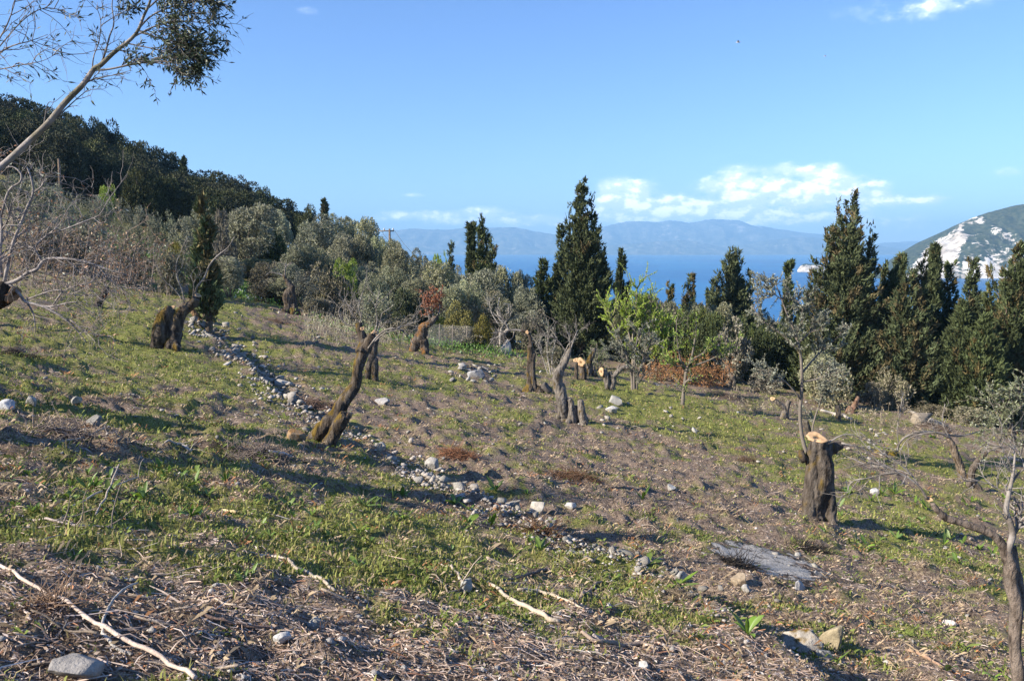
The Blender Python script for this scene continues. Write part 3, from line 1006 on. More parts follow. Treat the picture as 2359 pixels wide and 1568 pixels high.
# ---- its dark neighbour behind
olive('pruned_olive', 'dark olive trunk standing close behind the leaning mossy trunk', 862, 876,
      [[(848, 872, 7), (850, 850, 9), (853, 820, 10), (860, 795, 10), (866, 778, 8)], [(868, 876, 8), (862, 855, 9), (859, 825, 9)]],
      seed=17, moss=-.02, tone=np.array([.12, .10, .085]), limbs=[[(866, 778, 1.8), (872, 755, 1.2), (880, 720, .8)]], twig=(.5, 5, 2, .6))
# ---- left tree with two prongs
olive('pruned_olive', 'fat dark olive stump split in two, one arm leaning right with thin new shoots', 385, 800,
      [[(366, 796, 20), (372, 770, 22), (382, 740, 20), (394, 716, 13)], [(398, 800, 18, -.2), (398, 776, 19), (400, 748, 18), (396, 725, 12)],
       [(398, 760, 17), (408, 736, 15), (424, 716, 13), (440, 700, 12), (452, 686, 9)], [(352, 804, 7, .3), (362, 790, 11, .1)], [(408, 808, 6, -.4), (404, 790, 11, -.2)]],
      cuts=[(396, 709, 8, -.1, -.55, .8), (456, 680, 8, .55, -.2, .8)], seed=23, moss=.08, tone=np.array([.10, .082, .066]),
      limbs=[[(450, 690, 2.2), (452, 664, 2.2), (470, 640, 2.1), (482, 612, 2), (500, 590, 1.7), (525, 570, 1.2), (540, 545, .8)],
             [(424, 700, 1.6), (420, 670, 1.5), (408, 640, 1.3), (406, 610, 1.1), (414, 585, .9), (432, 545, .7)],
             [(444, 688, 1.4), (446, 655, 1.2), (440, 635, 1), (448, 620, .7)], [(420, 690, 1.4), (400, 665, 1.2), (372, 640, 1), (362, 610, .8)]], twig=(.5, 6, 2, .6, .1, .9))
olive('broken_log', 'short brown log propped against the ground behind the two-armed stump', 470, 745,
      [[(433, 706, 5, .3), (446, 722, 7, .2), (460, 738, 7, .1), (470, 748, 6)]], seed=29, moss=-.1, tone=np.array([.20, .12, .06]), cat='log', group=None, sink=2)
# ---- twisted trunk before the flowery patch
olive('pruned_olive', 'twisted olive trunk with ochre moss and a bare hooked shoot, beside the green flowery patch', 672, 722,
      [[(656, 716, 10), (660, 700, 11), (664, 680, 11), (668, 664, 9), (662, 650, 6)], [(678, 720, 9), (672, 700, 11), (670, 680, 10), (676, 660, 5)], [(690, 724, 4), (680, 714, 8), (674, 700, 9)],
       [(664, 652, 5), (658, 642, 4), (652, 634, 3)]],
      seed=31, moss=.08, limbs=[[(658, 644, 2.2), (656, 625, 1.8), (660, 612, 1.5), (674, 606, 1)], [(654, 636, 1.6), (640, 630, 1.2), (620, 627, .8)]], twig=(.5, 4, 2, .6))
# ---- mossy stump with the rusty tuft
t, b, Y, tips = olive('pruned_olive', 'mossy olive trunk leaning right, topped by a tuft of rust-coloured dead leaves', 968, 812,
      [[(950, 808, 10), (962, 792, 15), (968, 772, 14), (976, 755, 12), (990, 742, 9), (1006, 728, 6)], [(978, 812, 9, -.2), (974, 796, 13), (972, 780, 13)], [(944, 812, 5), (956, 802, 9)]],
      seed=37, moss=.12, mosscol=np.array([.17, .085, .028]), limbs=[[(990, 740, 1.6), (986, 722, 1.2), (984, 700, 1)], [(1006, 728, 1.8), (1012, 715, 1.3), (1012, 700, 1)], [(998, 732, 1.6), (996, 712, 1.2), (1002, 688, .9)],
              [(994, 736, 1.4), (980, 712, 1), (976, 690, .8)], [(1000, 730, 1.2), (1006, 705, 1), (1000, 672, .8)]], twig=(.45, 9, 2, .6, .12, .8))
G = Geo(); rng = np.random.default_rng(5)
leaves_on(G, tips, 9, .10, .035, np.array([.33, .13, .065]), rng, .25, 1.0)
G.build('dead_leaves', M_LEAF, t, b)
# ---- the arched one
olive('pruned_olive', 'slender olive trunk whose thin top arches over to the left, with flared foot', 1224, 902,
      [[(1216, 900, 12), (1220, 880, 9), (1220, 855, 8), (1222, 820, 8), (1222, 795, 7)], [(1234, 902, 9), (1230, 882, 8), (1228, 850, 7), (1226, 815, 6)], [(1206, 904, 6), (1214, 892, 9)], [(1244, 906, 5, -.2), (1236, 894, 8)],
       [(1222, 800, 6), (1222, 780, 4), (1214, 766, 3.4), (1200, 762, 3)]],
      seed=41, moss=.02, limbs=[[(1202, 762, 3), (1184, 760, 2.6), (1168, 762, 2.2), (1158, 766, 1.6), (1146, 760, 1)], [(1172, 762, 1.8), (1166, 748, 1.6), (1160, 738, 1.2), (1152, 728, .9)],
              [(1160, 765, 1.6), (1146, 776, 1.2), (1128, 782, .9)], [(1184, 761, 1.4), (1180, 778, 1), (1160, 792, .8)]], twig=(.55, 6, 2, .8, .0, .9), cuts=[(1214, 765, 4, -.3, -.9, .3, -.1)])
# ---- tall pale one and the hollow stump next to it
olive('pruned_olive', 'tall pale grey olive trunk, slightly bent, bare twigs at its top, beside the hollow stump', 1303, 966,
      [[(1296, 962, 13), (1296, 935, 13), (1290, 905, 13), (1285, 875, 13), (1288, 855, 12), (1300, 835, 9), (1310, 815, 7), (1316, 800, 5)], [(1308, 966, 10), (1304, 940, 11), (1298, 910, 11), (1290, 885, 10)],
       [(1280, 968, 5), (1290, 952, 9)]],
      seed=43, moss=-.08, tone=np.array([.19, .17, .148]), amp=.2, limbs=[[(1314, 804, 1.8), (1322, 780, 1.3), (1330, 760, .9)], [(1306, 815, 1.6), (1290, 790, 1.2), (1270, 772, .9)], [(1312, 808, 1.5), (1312, 780, 1), (1300, 750, .8)]],
      twig=(.5, 8, 2, .7, .1, .7))
olive('olive_stump', 'low broad hollow stump with a jagged rim and flared roots', 1326, 974,
      [[(1314, 972, 12), (1314, 950, 10), (1312, 926, 8), (1310, 918, 5)], [(1340, 972, 12), (1336, 950, 10), (1334, 930, 8), (1336, 922, 5)], [(1326, 970, 13, .2), (1324, 950, 13, .2), (1323, 934, 11, .2)],
       [(1352, 976, 5), (1344, 964, 9)], [(1304, 980, 5, -.3), (1312, 966, 9)]],
      seed=47, moss=-.1, tone=np.array([.2, .175, .15]), cat='stump', group=None, amp=.2)
# ---- cluster of three stumps with fresh orange cuts
olive('olive_stump', 'slim stump with a small orange cut, leftmost of the three by the bushes', 1328, 872, [[(1327, 870, 5), (1327, 850, 5), (1326, 836, 5)]],
      cuts=[(1325.5, 829, 5.5, -.4, -.8, .45)], seed=51, moss=-.1, cat='stump', group=None)
olive('olive_stump', 'stump with a big round orange cut and a dark heart hole facing us', 1342, 872, [[(1340, 870, 9), (1341, 855, 9), (1342, 842, 9), (1340, 834, 9)]],
      cuts=[(1337.5, 834, 10.5, -.45, -.85, .25, -.14)], seed=53, moss=-.1, cat='stump', group=None)
olive('olive_stump', 'dark stump with a yellow mossy horn, behind the two orange-cut stumps', 1364, 864, [[(1360, 862, 9), (1357, 845, 8), (1358, 830, 7), (1366, 815, 6), (1370, 802, 4)], [(1374, 866, 5), (1366, 852, 7)]],
      seed=57, moss=.12, tone=np.array([.13, .115, .1]), cat='stump', group=None)
# ---- the Y-shaped stump
olive('olive_stump', 'short forked stump with a long orange sawn face on its left prong', 1404, 896,
      [[(1400, 894, 8), (1399, 880, 8), (1394, 862, 8), (1388, 850, 7)], [(1410, 894, 8), (1410, 880, 8), (1414, 866, 7), (1424, 854, 6), (1438, 846, 5), (1446, 848, 4)], [(1408, 868, 6), (1404, 858, 5)]],
      cuts=[(1384.5, 856, 9, -.8, -.58, .1, -.1)], seed=61, moss=-.1, tone=np.array([.17, .15, .13]), cat='stump', group=None, limbs=[[(1420, 856, 1.2), (1424, 844, 1), (1430, 836, .7)]])
olive('olive_stump', 'pale twisted stump with a thin horn, under the grey bush right of the bracken', 1680, 892,
      [[(1676, 890, 9), (1680, 874, 8), (1680, 862, 7), (1674, 848, 4), (1672, 836, 3)], [(1688, 890, 6), (1686, 874, 7), (1686, 862, 5)], [(1668, 894, 5), (1674, 884, 7)]],
      seed=67, moss=-.05, tone=np.array([.22, .18, .14]), cat='stump', group=None)
olive('olive_stump', 'forked stump with a small pale cut on its left prong, behind the thin leafy olive', 1806, 962,
      [[(1806, 960, 8), (1806, 944, 8), (1798, 932, 6), (1784, 922, 5)], [(1812, 960, 6), (1814, 940, 6), (1817, 922, 6)]], cuts=[(1779, 918, 5.5, -.6, -.6, .5)], seed=71, moss=-.1, tone=np.array([.15, .13, .11]), cat='stump', group=None)
olive('olive_stump', 'dark narrow stump at the right edge of the thin leafy olive crown', 1931, 968, [[(1930, 966, 7), (1931, 950, 7), (1928, 936, 6)]], seed=73, moss=-.1, tone=np.array([.10, .085, .07]), cat='stump', group=None)
olive('olive_stump', 'reddish-brown broken stump with pale torn foot, below the big double-topped cypress', 1968, 950,
      [[(1962, 950, 7), (1966, 938, 7), (1970, 925, 6), (1976, 914, 4)], [(1950, 946, 6), (1958, 940, 7)]], seed=79, moss=-.1, tone=np.array([.22, .13, .09]), cat='stump', group=None)
olive('olive_stump', 'thin dark stump behind the thick sawn trunk', 1860, 1026, [[(1864, 1040, 8, 1.5), (1862, 1010, 8, 1.5), (1858, 988, 8, 1.5), (1856, 970, 6, 1.5)]], seed=83, moss=-.1, tone=np.array([.11, .095, .08]), cat='stump', group=None)
# ---- far right pair
olive('pruned_olive', 'slanting brown olive trunk at the right, leaning left above its foot', 2212, 1106, [[(2214, 1104, 9), (2208, 1075, 10), (2200, 1048, 9), (2194, 1025, 8), (2186, 1008, 6)], [(2222, 1104, 6), (2214, 1085, 8)]],
      seed=89, moss=-.05, tone=np.array([.18, .14, .105]), limbs=[[(2186, 1008, 3), (2160, 996, 2.4), (2120, 1000, 2), (2090, 1012, 1.4), (2072, 1038, 1)], [(2186, 1008, 1.5), (2170, 970, 1.2), (2176, 930, .9)]], twig=(.5, 6, 2, .7, .0, .9))
olive('pruned_olive', 'dark C-shaped olive trunk curling right, next to the slanting one', 2242, 1124,
      [[(2254, 1126, 7), (2240, 1108, 9), (2236, 1088, 9), (2244, 1068, 8), (2260, 1052, 7), (2272, 1042, 5)], [(2232, 1112, 7), (2234, 1095, 8)]],
      seed=97, moss=-.05, tone=np.array([.105, .085, .07]), limbs=[[(2270, 1042, 2.6), (2300, 1030, 2), (2330, 1028, 1.5), (2365, 1010, 1)], [(2270, 1042, 1.6), (2280, 1010, 1.2), (2310, 985, .9)]], twig=(.5, 7, 2, .7, .1, .9))
olive('broken_log', 'short mossy yellow log lying among pale stones beyond the thick trunk', 2040, 1046, [[(2020, 1040, 6), (2036, 1042, 8), (2052, 1044, 8), (2066, 1044, 7)]], seed=101, moss=.3, mosscol=np.array([.24, .17, .03]),
      cat='log', group=None, sink=2, limbs=[[(2066, 1040, 2.6), (2070, 1022, 2.6), (2085, 1006, 2.5), (2110, 997, 2.3), (2140, 994, 2.1), (2175, 1000, 2), (2210, 1004, 1.7), (2245, 996, 1.4), (2280, 988, 1)],
                                           [(2070, 1030, 1.4), (2066, 990, 1.2), (2072, 950, 1), (2080, 905, .7)]], twig=(.45, 9, 2, .8, -.05, .95))
# ---- the near tree at the lower right
t, b, Y, tips = olive('pruned_olive', 'near slim olive at the right edge, pale peeling bark, long sawn arm reaching left', 2338, 1640,
      [[(2334, 1630, 20), (2336, 1560, 17), (2340, 1480, 16), (2342, 1400, 17), (2336, 1350, 18), (2324, 1310, 18), (2318, 1280, 16), (2306, 1260, 12), (2285, 1236, 11), (2255, 1218, 11), (2215, 1202, 10), (2180, 1190, 10), (2162, 1178, 8), (2152, 1166, 8), (2146, 1156, 7)],
       [(2350, 1400, 12, .1), (2346, 1350, 13, .1), (2338, 1310, 11, .1), (2337, 1275, 9, .1), (2335, 1255, 6, .1)]],
      cuts=[(2140, 1150, 7.5, -.35, -.45, .85)], seed=103, moss=-.16, tone=np.array([.20, .16, .132]), amp=.09, sink=40, vox=.012,
      limbs=[[(2320, 1290, 8, -.02), (2322, 1265, 8, -.02), (2332, 1230, 7.5, -.02), (2325, 1200, 7, -.02), (2317, 1175, 6, -.02), (2322, 1140, 5, -.02), (2330, 1105, 4, -.02), (2334, 1080, 3, -.02), (2338, 1040, 2)],
             [(2330, 1235, 6), (2344, 1215, 5), (2365, 1200, 4)], [(2331, 1110, 3), (2345, 1090, 2.4), (2368, 1070, 1.6)], [(2334, 1085, 2), (2318, 1050, 1.6), (2300, 1020, 1)],
             [(2136, 1150, 3.5), (2120, 1125, 3), (2095, 1102, 2.6), (2070, 1090, 2.2), (2036, 1072, 1.8), (1990, 1068, 1.4), (1940, 1080, .9)],
             [(2115, 1118, 2), (2100, 1095, 1.8), (2060, 1060, 1.5), (2020, 1040, 1.2), (1980, 1030, .8)], [(2098, 1104, 1.8), (2060, 1088, 1.6), (2000, 1100, 1.2), (1950, 1110, .8)], [(2330, 1150, 2), (2290, 1120, 1.4), (2230, 1100, .9)]],
      twig=(.22, 8, 2, .6, .0, .95))
# ------------------------------------------------------------------ crowns seen from far: leaf sprays spread through knotty lobes


def crown_geo(seed, n=4200, size=.2, col=OLIVE, var=.3, flat=.9, lobes=34, hole=.12, up=.35, tipc=None, w=.5):
    """unit crown (radius 1, centre 0): sprays lie on and inside many uneven lobes"""
    rng = np.random.default_rng(seed)
    G = Geo()
    c = unit(rng.normal(size=(lobes, 3))) * rng.uniform(.25, .82, (lobes, 1)) ** .7
    c[:, 2] = c[:, 2] * flat
    lr = rng.uniform(.2, .42, lobes)
    i = rng.choice(lobes, n, p=lr ** 2 / (lr ** 2).sum())
    d = unit(rng.normal(size=(n, 3)) + np.array([0, 0, .25]))
    P = c[i] + d * (lr[i] * rng.uniform(.55, 1.05, n) ** .5)[:, None]
    keep = fbm(P[:, 0] * 2.6 + 9, P[:, 1] * 2.6, P[:, 2] * 2.6, 2, seed) > .28 + hole
    P, d, i = P[keep], d[keep], i[keep]
    n = len(P)
    D = d * .7 + rng.normal(size=(n, 3)) * .6 + np.array([0, 0, up])
    t = rng.normal(size=(lobes, 1))[i] * .14 + var * .6 * rng.normal(size=(n, 1))
    C = np.tile(col, (n, 1)) * (1 + t)
    if tipc is not None:
        m = rng.random((n, 1)) < .3
        C = np.where(m, np.asarray(tipc) * rng.uniform(.7, 1.2, (n, 1)), C)
    leaf_quads(G, P, D, size * rng.uniform(.6, 1.3, n), size * w, np.clip(C, .004, 1), rng)
    return G, c


def trunk_geo(G2, c, base, rng, r=.07, k=7, col=(.12, .10, .08)):
    """a short forked trunk from base up into the lobes"""
    col = np.array(col)
    fork = base + np.array([.08 * rng.normal(), .08 * rng.normal(), (0 - base[2]) * .5])
    V, F = tube(smooth_path([base, base * .5 + fork * .5 + rng.normal(size=3) * .03, fork]), np.linspace(r * 1.3, r * .8, 9), 7)
    G2.add(V, F, col)
    for j in rng.choice(len(c), min(k, len(c)), replace=False):
        mid = (fork + c[j]) * .5 + rng.normal(size=3) * .1
        V, F = tube(smooth_path([fork, mid, c[j]], 3), np.linspace(r * .6, r * .15, 7), 4)
        G2.add(V, F, col * rng.uniform(.8, 1.3))


PROTO = {}


def make_tree_proto(key, seed, mat, base_z=-1.35, trunk_r=.07, **kw):
    """meshes of a unit tree: crown sphere of radius 1 above a trunk standing at z = 0"""
    rng = np.random.default_rng(seed)
    G, c = crown_geo(seed, **kw)
    lift = np.array([0, 0, -base_z])
    G.V = [v + lift for v in G.V]
    G2 = Geo(); trunk_geo(G2, c + lift, np.array([0, 0, -.12]), rng, trunk_r)
    PROTO[key] = (G.mesh(key + '_crown', mat), G2.mesh(key + '_trunk', M_BARK, smooth=True), (-base_z) + 1.0)


FOREST = np.array([.042, .050, .024])
for k in range(6): make_tree_proto('olive%d' % k, 100 + k, M_CROWN, col=np.array([.150, .155, .092]) * 1.62, size=.078, n=14500, tipc=np.array([.31, .305, .225]))
for k in range(3): make_tree_proto('bush%d' % k, 120 + k, M_CROWN, base_z=-.72, col=np.array([.165, .155, .10]), size=.11, n=6500, tipc=np.array([.26, .23, .175]), hole=.16)
for k in range(5): make_tree_proto('wood%d' % k, 130 + k, M_WOOD, base_z=-1.25, col=FOREST, size=.10, n=8000, var=.55, lobes=40, hole=.05, tipc=np.array([.085, .088, .042]))
for k in range(2): make_tree_proto('dark%d' % k, 140 + k, M_CROWN, base_z=-.85, col=np.array([.06, .08, .033]), size=.105, n=7000, hole=.06, tipc=np.array([.09, .10, .03]))
for k in range(2): make_tree_proto('lime%d' % k, 150 + k, M_FRESH, base_z=-.9, col=np.array([.20, .28, .045]), size=.11, n=6500, hole=.14, tipc=np.array([.24, .29, .06]))
for k in range(2): make_tree_proto('gold%d' % k, 160 + k, M_CROWN, base_z=-.8, col=np.array([.19, .165, .035]), size=.11, n=6000, hole=.1, tipc=np.array([.19, .15, .03]))
for k in range(3): make_tree_proto('grey%d' % k, 170 + k, M_CROWN, base_z=-1.3, col=np.array([.165, .175, .115]), size=.10, n=5200, hole=.2, tipc=np.array([.24, .24, .18]), trunk_r=.05)


def place_tree(kind, name, label, cat, u, vtop, hw, Y, group=None, rng=RNG, vb=None, squash=1.0, n=None):
    cm, tm, ht = PROTO[kind]
    top = px(u, vtop, Y)
    x, y = top[0], top[1]
    zb = float(gz(x, y)[0]) if vb is None else px(u, vb, Y)[2]
    zb = min(zb, top[2] - .4)
    H = max(top[2] - zb, .5); rad = hw * Y / FPX * 1.08
    t = thing(name, label, cat, (x, y, zb - .05), group)
    t.scale = (rad, rad * rng.uniform(.85, 1.1), H / ht * 1.0)
    t.rotation_euler = (0, 0, rng.uniform(0, 6.28))
    link('trunk', tm, t); link('crown', cm, t)
    return t

# ------------------------------------------------------------------ the dark wood over the hillside
SKYL = np.array([(-420, 120), (-200, 165), (0, 215), (60, 232), (100, 240), (180, 268), (230, 275), (300, 310), (350, 342), (400, 366), (430, 385), (465, 392), (540, 398), (580, 420), (620, 448), (660, 468), (690, 485)], float)
WOODL = 'dense dark evergreen tree of the shaded wood covering the hillside'
WOODG = 'trees of the dark hillside wood'
rw = np.random.default_rng(77)
for row, (Y0, hw) in enumerate([(129, 40), (121, 42), (113, 42), (105, 44), (98, 44), (91, 42)]):
    u = -330 + 17 * row
    while u < 690:
        Y = Y0 * rw.uniform(.97, 1.03)
        a = float(ray(u, 500)[0])
        vs = np.interp(u, SKYL[:, 0], SKYL[:, 1])
        if row == 0:
            v = vs + rw.normal() * 6
        else:
            z = float(gz(a * Y, Y)[0]) + rw.uniform(5.0, 7.6)
            v = float(uv_of(a * Y, Y, z)[1])
            v = max(v, vs + 8 + 8 * row)
        if v < np.interp(u, [-400, 0, 200, 400, 560, 690], [470, 455, 450, 462, 455, 498]) or row == 0:
            place_tree('wood%d' % rw.integers(5), 'wood_tree', WOODL, 'tree', u, v, hw * rw.uniform(.8, 1.15), Y, WOODG, rw)
        u += hw * rw.uniform(.75, 1.05)

# ------------------------------------------------------------------ olives and bushes of the middle distance
MID = [  # kind, u, vtop, half width, Y, label, category
    ('olive0', 576, 460, 62, 62, 'big grey-green olive crown, leftmost of the tall ones above the flowery patch', 'tree'),
    ('olive1', 638, 475, 32, 76, 'brownish olive crown right of the biggest left-hand grey-green olive', 'tree'),
    ('dark0', 632, 522, 38, 64, 'dark green ivy-clad bush between two grey olives, above the flowery patch', 'bush'),
    ('olive2', 729, 490, 58, 73, 'broad rounded olive crown directly below the tiny ridge cypress', 'tree'),
    ('wood1', 706, 472, 24, 98, 'small dark tree on the ridge just left of the tiny ridge cypress', 'tree'),
    ('olive3', 772, 490, 32, 86, 'rounded olive on the ridge just right of the tiny ridge cypress', 'tree'),
    ('olive4', 802, 487, 30, 88, 'olive on the ridge between the tiny cypress and the pale rounded one', 'tree'),
    ('olive5', 849, 500, 34, 82, 'pale rounded olive, last tall crown on the ridge before the utility pole', 'tree'),
    ('olive0', 794, 531, 34, 70, 'yellowish olive in front of the ridge crowns, left of the utility pole', 'tree'),
    ('olive1', 838, 531, 36, 71, 'dark olive in front of the pale rounded ridge crown', 'tree'),
    ('olive2', 688, 545, 40, 58, 'grey olive crown in the middle of the slope, below the broad rounded one', 'tree'),
    ('olive3', 738, 570, 38, 59, 'dark-hearted olive right of the mid-slope grey one', 'tree'),
    ('olive4', 905, 540, 28, 80, 'small olive crown at the foot of the utility pole', 'tree'),
    ('olive5', 874, 545, 32, 74, 'olive crown left of and below the utility pole', 'tree'),
    ('olive0', 914, 562, 38, 64, 'large olive in front of the utility pole', 'tree'),
    ('olive2', 966, 568, 27, 72, 'low olive right of the utility pole against the far coast', 'tree'),
    ('lime0', 1005, 562, 26, 76, 'yellow-green spiky-topped tree against the far coast, left of the slim cypress', 'tree'),
    ('olive1', 1011, 592, 50, 56, 'wide bushy olive below the yellow-green spiky-topped tree', 'tree'),
    ('olive3', 1076, 642, 38, 52, 'yellowish olive left of the grey twiggy sapling by the fence', 'tree'),
    ('olive4', 1111, 606, 48, 60, 'wide olive in front of the three left-hand cypresses', 'tree'),
    ('olive5', 1163, 612, 38, 62, 'olive crown at the shore gap right of the three left-hand cypresses', 'tree'),
    ('lime1', 796, 587, 28, 54, 'light green scruffy shrub in the middle of the olive slope', 'bush'),
    ('bush0', 758, 602, 46, 50, 'tall pale scrub behind the leaning mossy trunk', 'bush'),
    ('olive2', 862, 631, 32, 50, 'dense small olive with pale dead twigs over it', 'tree'),
    ('dark1', 929, 655, 38, 50, 'dark green shrub behind the rust-tufted trunk', 'bush'),
    ('grey0', 697, 622, 38, 47, 'greyish young olive just right of the twisted mossy trunk', 'tree'),
    ('bush1', 640, 640, 44, 50, 'dull grey scrub behind the twisted mossy trunk', 'bush'),
    ('grey1', 864, 668, 42, 44, 'grey half-bare olive regrowth above the leaning trunk', 'tree'),
    ('gold0', 1058, 697, 32, 47, 'golden-green shrub right of the rust-tufted trunk', 'bush'),
    ('gold1', 1111, 724, 24, 46, 'low mossy golden shrub left of the arched trunk', 'bush'),
    ('dark0', 1010, 720, 24, 48, 'dark low shrub behind the rust-tufted trunk, beside the golden one', 'bush'),
    ('olive0', 1207, 615, 27, 66, 'small round olive at the water line, left of the tallest cypress', 'tree'),
    ('olive1', 1217, 652, 44, 55, 'two-tiered olive crown left of the dark cypress foot', 'tree'),
    ('olive3', 1214, 712, 38, 51, 'low olive crown above the arched trunk', 'tree'),
    ('dark1', 1270, 690, 48, 57, 'very dark evergreen shrub filling the foot of the tallest cypress', 'bush'),
    ('dark0', 1330, 730, 46, 58, 'very dark undergrowth below the tallest cypress', 'bush'),
    ('dark1', 1390, 720, 36, 58, 'dark undergrowth between the tallest cypress and the bright green tree', 'bush'),
    ('dark0', 1240, 745, 44, 50, 'dark hollow thicket behind the arched trunk', 'bush'),
    ('olive2', 1380, 800, 26, 45, 'small green olive bush behind the stump with the mossy horn', 'bush'),
    ('bush2', 1275, 790, 30, 42, 'grey twiggy bush behind the tall pale trunk', 'bush'),
    ('dark1', 1480, 760, 46, 52, 'dark foliage mass behind the bright green tree', 'bush'),
    ('olive4', 1602, 700, 44, 52, 'dull green olive behind the young leafing tree', 'tree'),
    ('olive5', 1548, 720, 34, 54, 'dull olive between the bright green tree and the young leafing one', 'tree'),
    ('bush0', 1683, 726, 48, 48, 'brownish-grey bush over the pale twisted stump', 'bush'),
    ('olive0', 1650, 690, 40, 56, 'grey olive left of the two-tipped cypress foot', 'tree'),
    ('dark0', 1745, 760, 46, 52, 'dark bush between the two-tipped cypress and the thin leafy olive', 'bush'),
    ('bush1', 1760, 850, 36, 44, 'light green shrub low down behind the thin leafy olive', 'bush'),
    ('olive1', 1895, 800, 46, 41, 'wide pale olive behind the thin leafy olive, before the big double cypress', 'tree'),
    ('bush2', 1920, 835, 46, 40, 'pinkish-grey twiggy bush right of the thin leafy olive', 'bush'),
    ('bush0', 2058, 846, 46, 43, 'weeping straw-coloured bush at the foot of the right-hand cypresses', 'bush'),
    ('bush1', 2010, 880, 30, 42, 'low dull bush below the big double cypress', 'bush'),
    ('bush2', 2240, 930, 46, 40, 'low grey scrub along the foot of the cypress row', 'bush'),
    ('bush0', 2150, 925, 46, 42, 'low brown scrub below the slim pencil cypress', 'bush'),
    ('grey2', 60, 372, 46, 44, 'leafy olive crown at the left edge below the pale limb', 'tree'),
    ('grey0', 136, 420, 27, 50, 'small grey olive at the left, against the dark wood', 'tree'),
    ('lime0', 242, 412, 24, 74, 'fresh green bush against the dark wood', 'bush'),
    ('grey1', 232, 441, 28, 60, 'small grey olive below the fresh green bush', 'tree'),
    ('grey2', 283, 456, 25, 56, 'young grey olive right of the fresh green bush', 'tree'),
    ('grey0', 323, 470, 24, 55, 'young grey olive with a thin stem, leftmost of the little row', 'tree'),
    ('grey1', 355, 485, 22, 54, 'young grey olive in the middle of the little row', 'tree'),
    ('grey2', 384, 484, 22, 55, 'young grey olive, third of the little row before the dark wood', 'tree'),
    ('grey0', 416, 495, 28, 53, 'young grey olive at the right end of the little row', 'tree'),
    ('olive3', 456, 470, 36, 58, 'grey olive behind the little young cypress', 'tree'),
    ('bush1', 508, 488, 28, 50, 'bare twiggy grey tree right of the little young cypress', 'bush'),
    ('olive4', 520, 580, 40, 46, 'small dense blue-grey olive on a clear stem, right of the little cypress', 'tree'),
    ('grey1', 15, 392, 40, 58, 'grey olive at the very left edge, above the bare branches', 'tree'),
    ('olive2', 105, 418, 34, 66, 'dull olive between the left-edge olive and the small grey one', 'tree'),
    ('grey2', 188, 448, 30, 62, 'grey olive left of and below the fresh green bush', 'tree'),
    ('olive4', -40, 380, 44, 60, 'olive half outside the left edge below the hillside wood', 'tree'),
    ('bush2', 200, 505, 60, 44, 'rusty grey thicket behind the bare branches at the left', 'bush'),
    ('bush0', 90, 500, 60, 42, 'brown-grey thicket at the left edge', 'bush'),
    ('bush1', 300, 560, 50, 44, 'grey-brown scrub left of the stump with two arms', 'bush'),
    ('bush2', 392, 568, 36, 43, 'low pale scrub above the stump with two arms', 'bush'),
    ('gold1', 402, 556, 18, 50, 'small golden shrub left of the little young cypress', 'bush'),
    ('bush0', 600, 640, 34, 49, 'grey scrub at the top edge of the flowery patch', 'bush'),
    ('bush1', 800, 690, 46, 46, 'pale grey weedy scrub left of the leaning trunk top', 'bush'),
    ('bush2', 730, 680, 34, 46, 'grey scrub right of the twisted mossy trunk', 'bush'),
    ('bush0', 920, 722, 44, 44, 'grey weedy scrub between the leaning trunk and the rust-tufted one', 'bush'),
    ('bush1', 1060, 750, 50, 46, 'pale weedy scrub behind the wire fence', 'bush'),
    ('olive5', 540, 520, 40, 66, 'grey olive crown between the little cypress and the big left-hand olive', 'tree'),
    ('olive1', 660, 600, 40, 54, 'mid-slope olive above the twisted mossy trunk', 'tree'),
    ('olive4', 960, 630, 44, 54, 'olive crown above the rust-tufted trunk', 'tree'),
    ('olive0', 1030, 650, 40, 51, 'olive crown just above the golden shrub', 'tree'),
    ('olive3', 900, 610, 40, 56, 'mid-slope olive above the leaning trunk', 'tree'),
    ('olive2', 1150, 670, 34, 52, 'olive crown behind the grey fence-side sapling', 'tree'),
]
rm = np.random.default_rng(31)
for (k, u, v, hw, Y, lab, cat) in MID:
    nm = 'olive_tree' if k[:4] in ('oliv', 'grey') else {'wood': 'wood_tree', 'dark': 'evergreen_shrub', 'lime': 'green_shrub', 'gold': 'golden_shrub', 'bush': 'grey_shrub'}[k[:4]]
    place_tree(k, nm, lab, cat, u, v, hw, Y, 'olives and bushes of the slope behind the field', rm)
# more of the same olives closing the belt
rb = np.random.default_rng(63)
for i in range(64):
    u = rb.uniform(470, 1260); f_ = rb.random()
    vr = np.interp(u, [470, 560, 640, 700, 850, 950, 1060, 1160, 1260], [520, 492, 510, 510, 535, 590, 610, 640, 690])
    v = vr + f_ * np.interp(u, [470, 800, 1260], [110, 120, 60]); Y = 84 - f_ * 30
    place_tree('olive%d' % rb.integers(6), 'olive_tree', 'soft grey-green olive crown packed among its neighbours on the slope', 'tree', u, v, rb.uniform(30, 50) * (1 if f_ > .3 else .8), Y, 'crowded olives of the slope', rb)
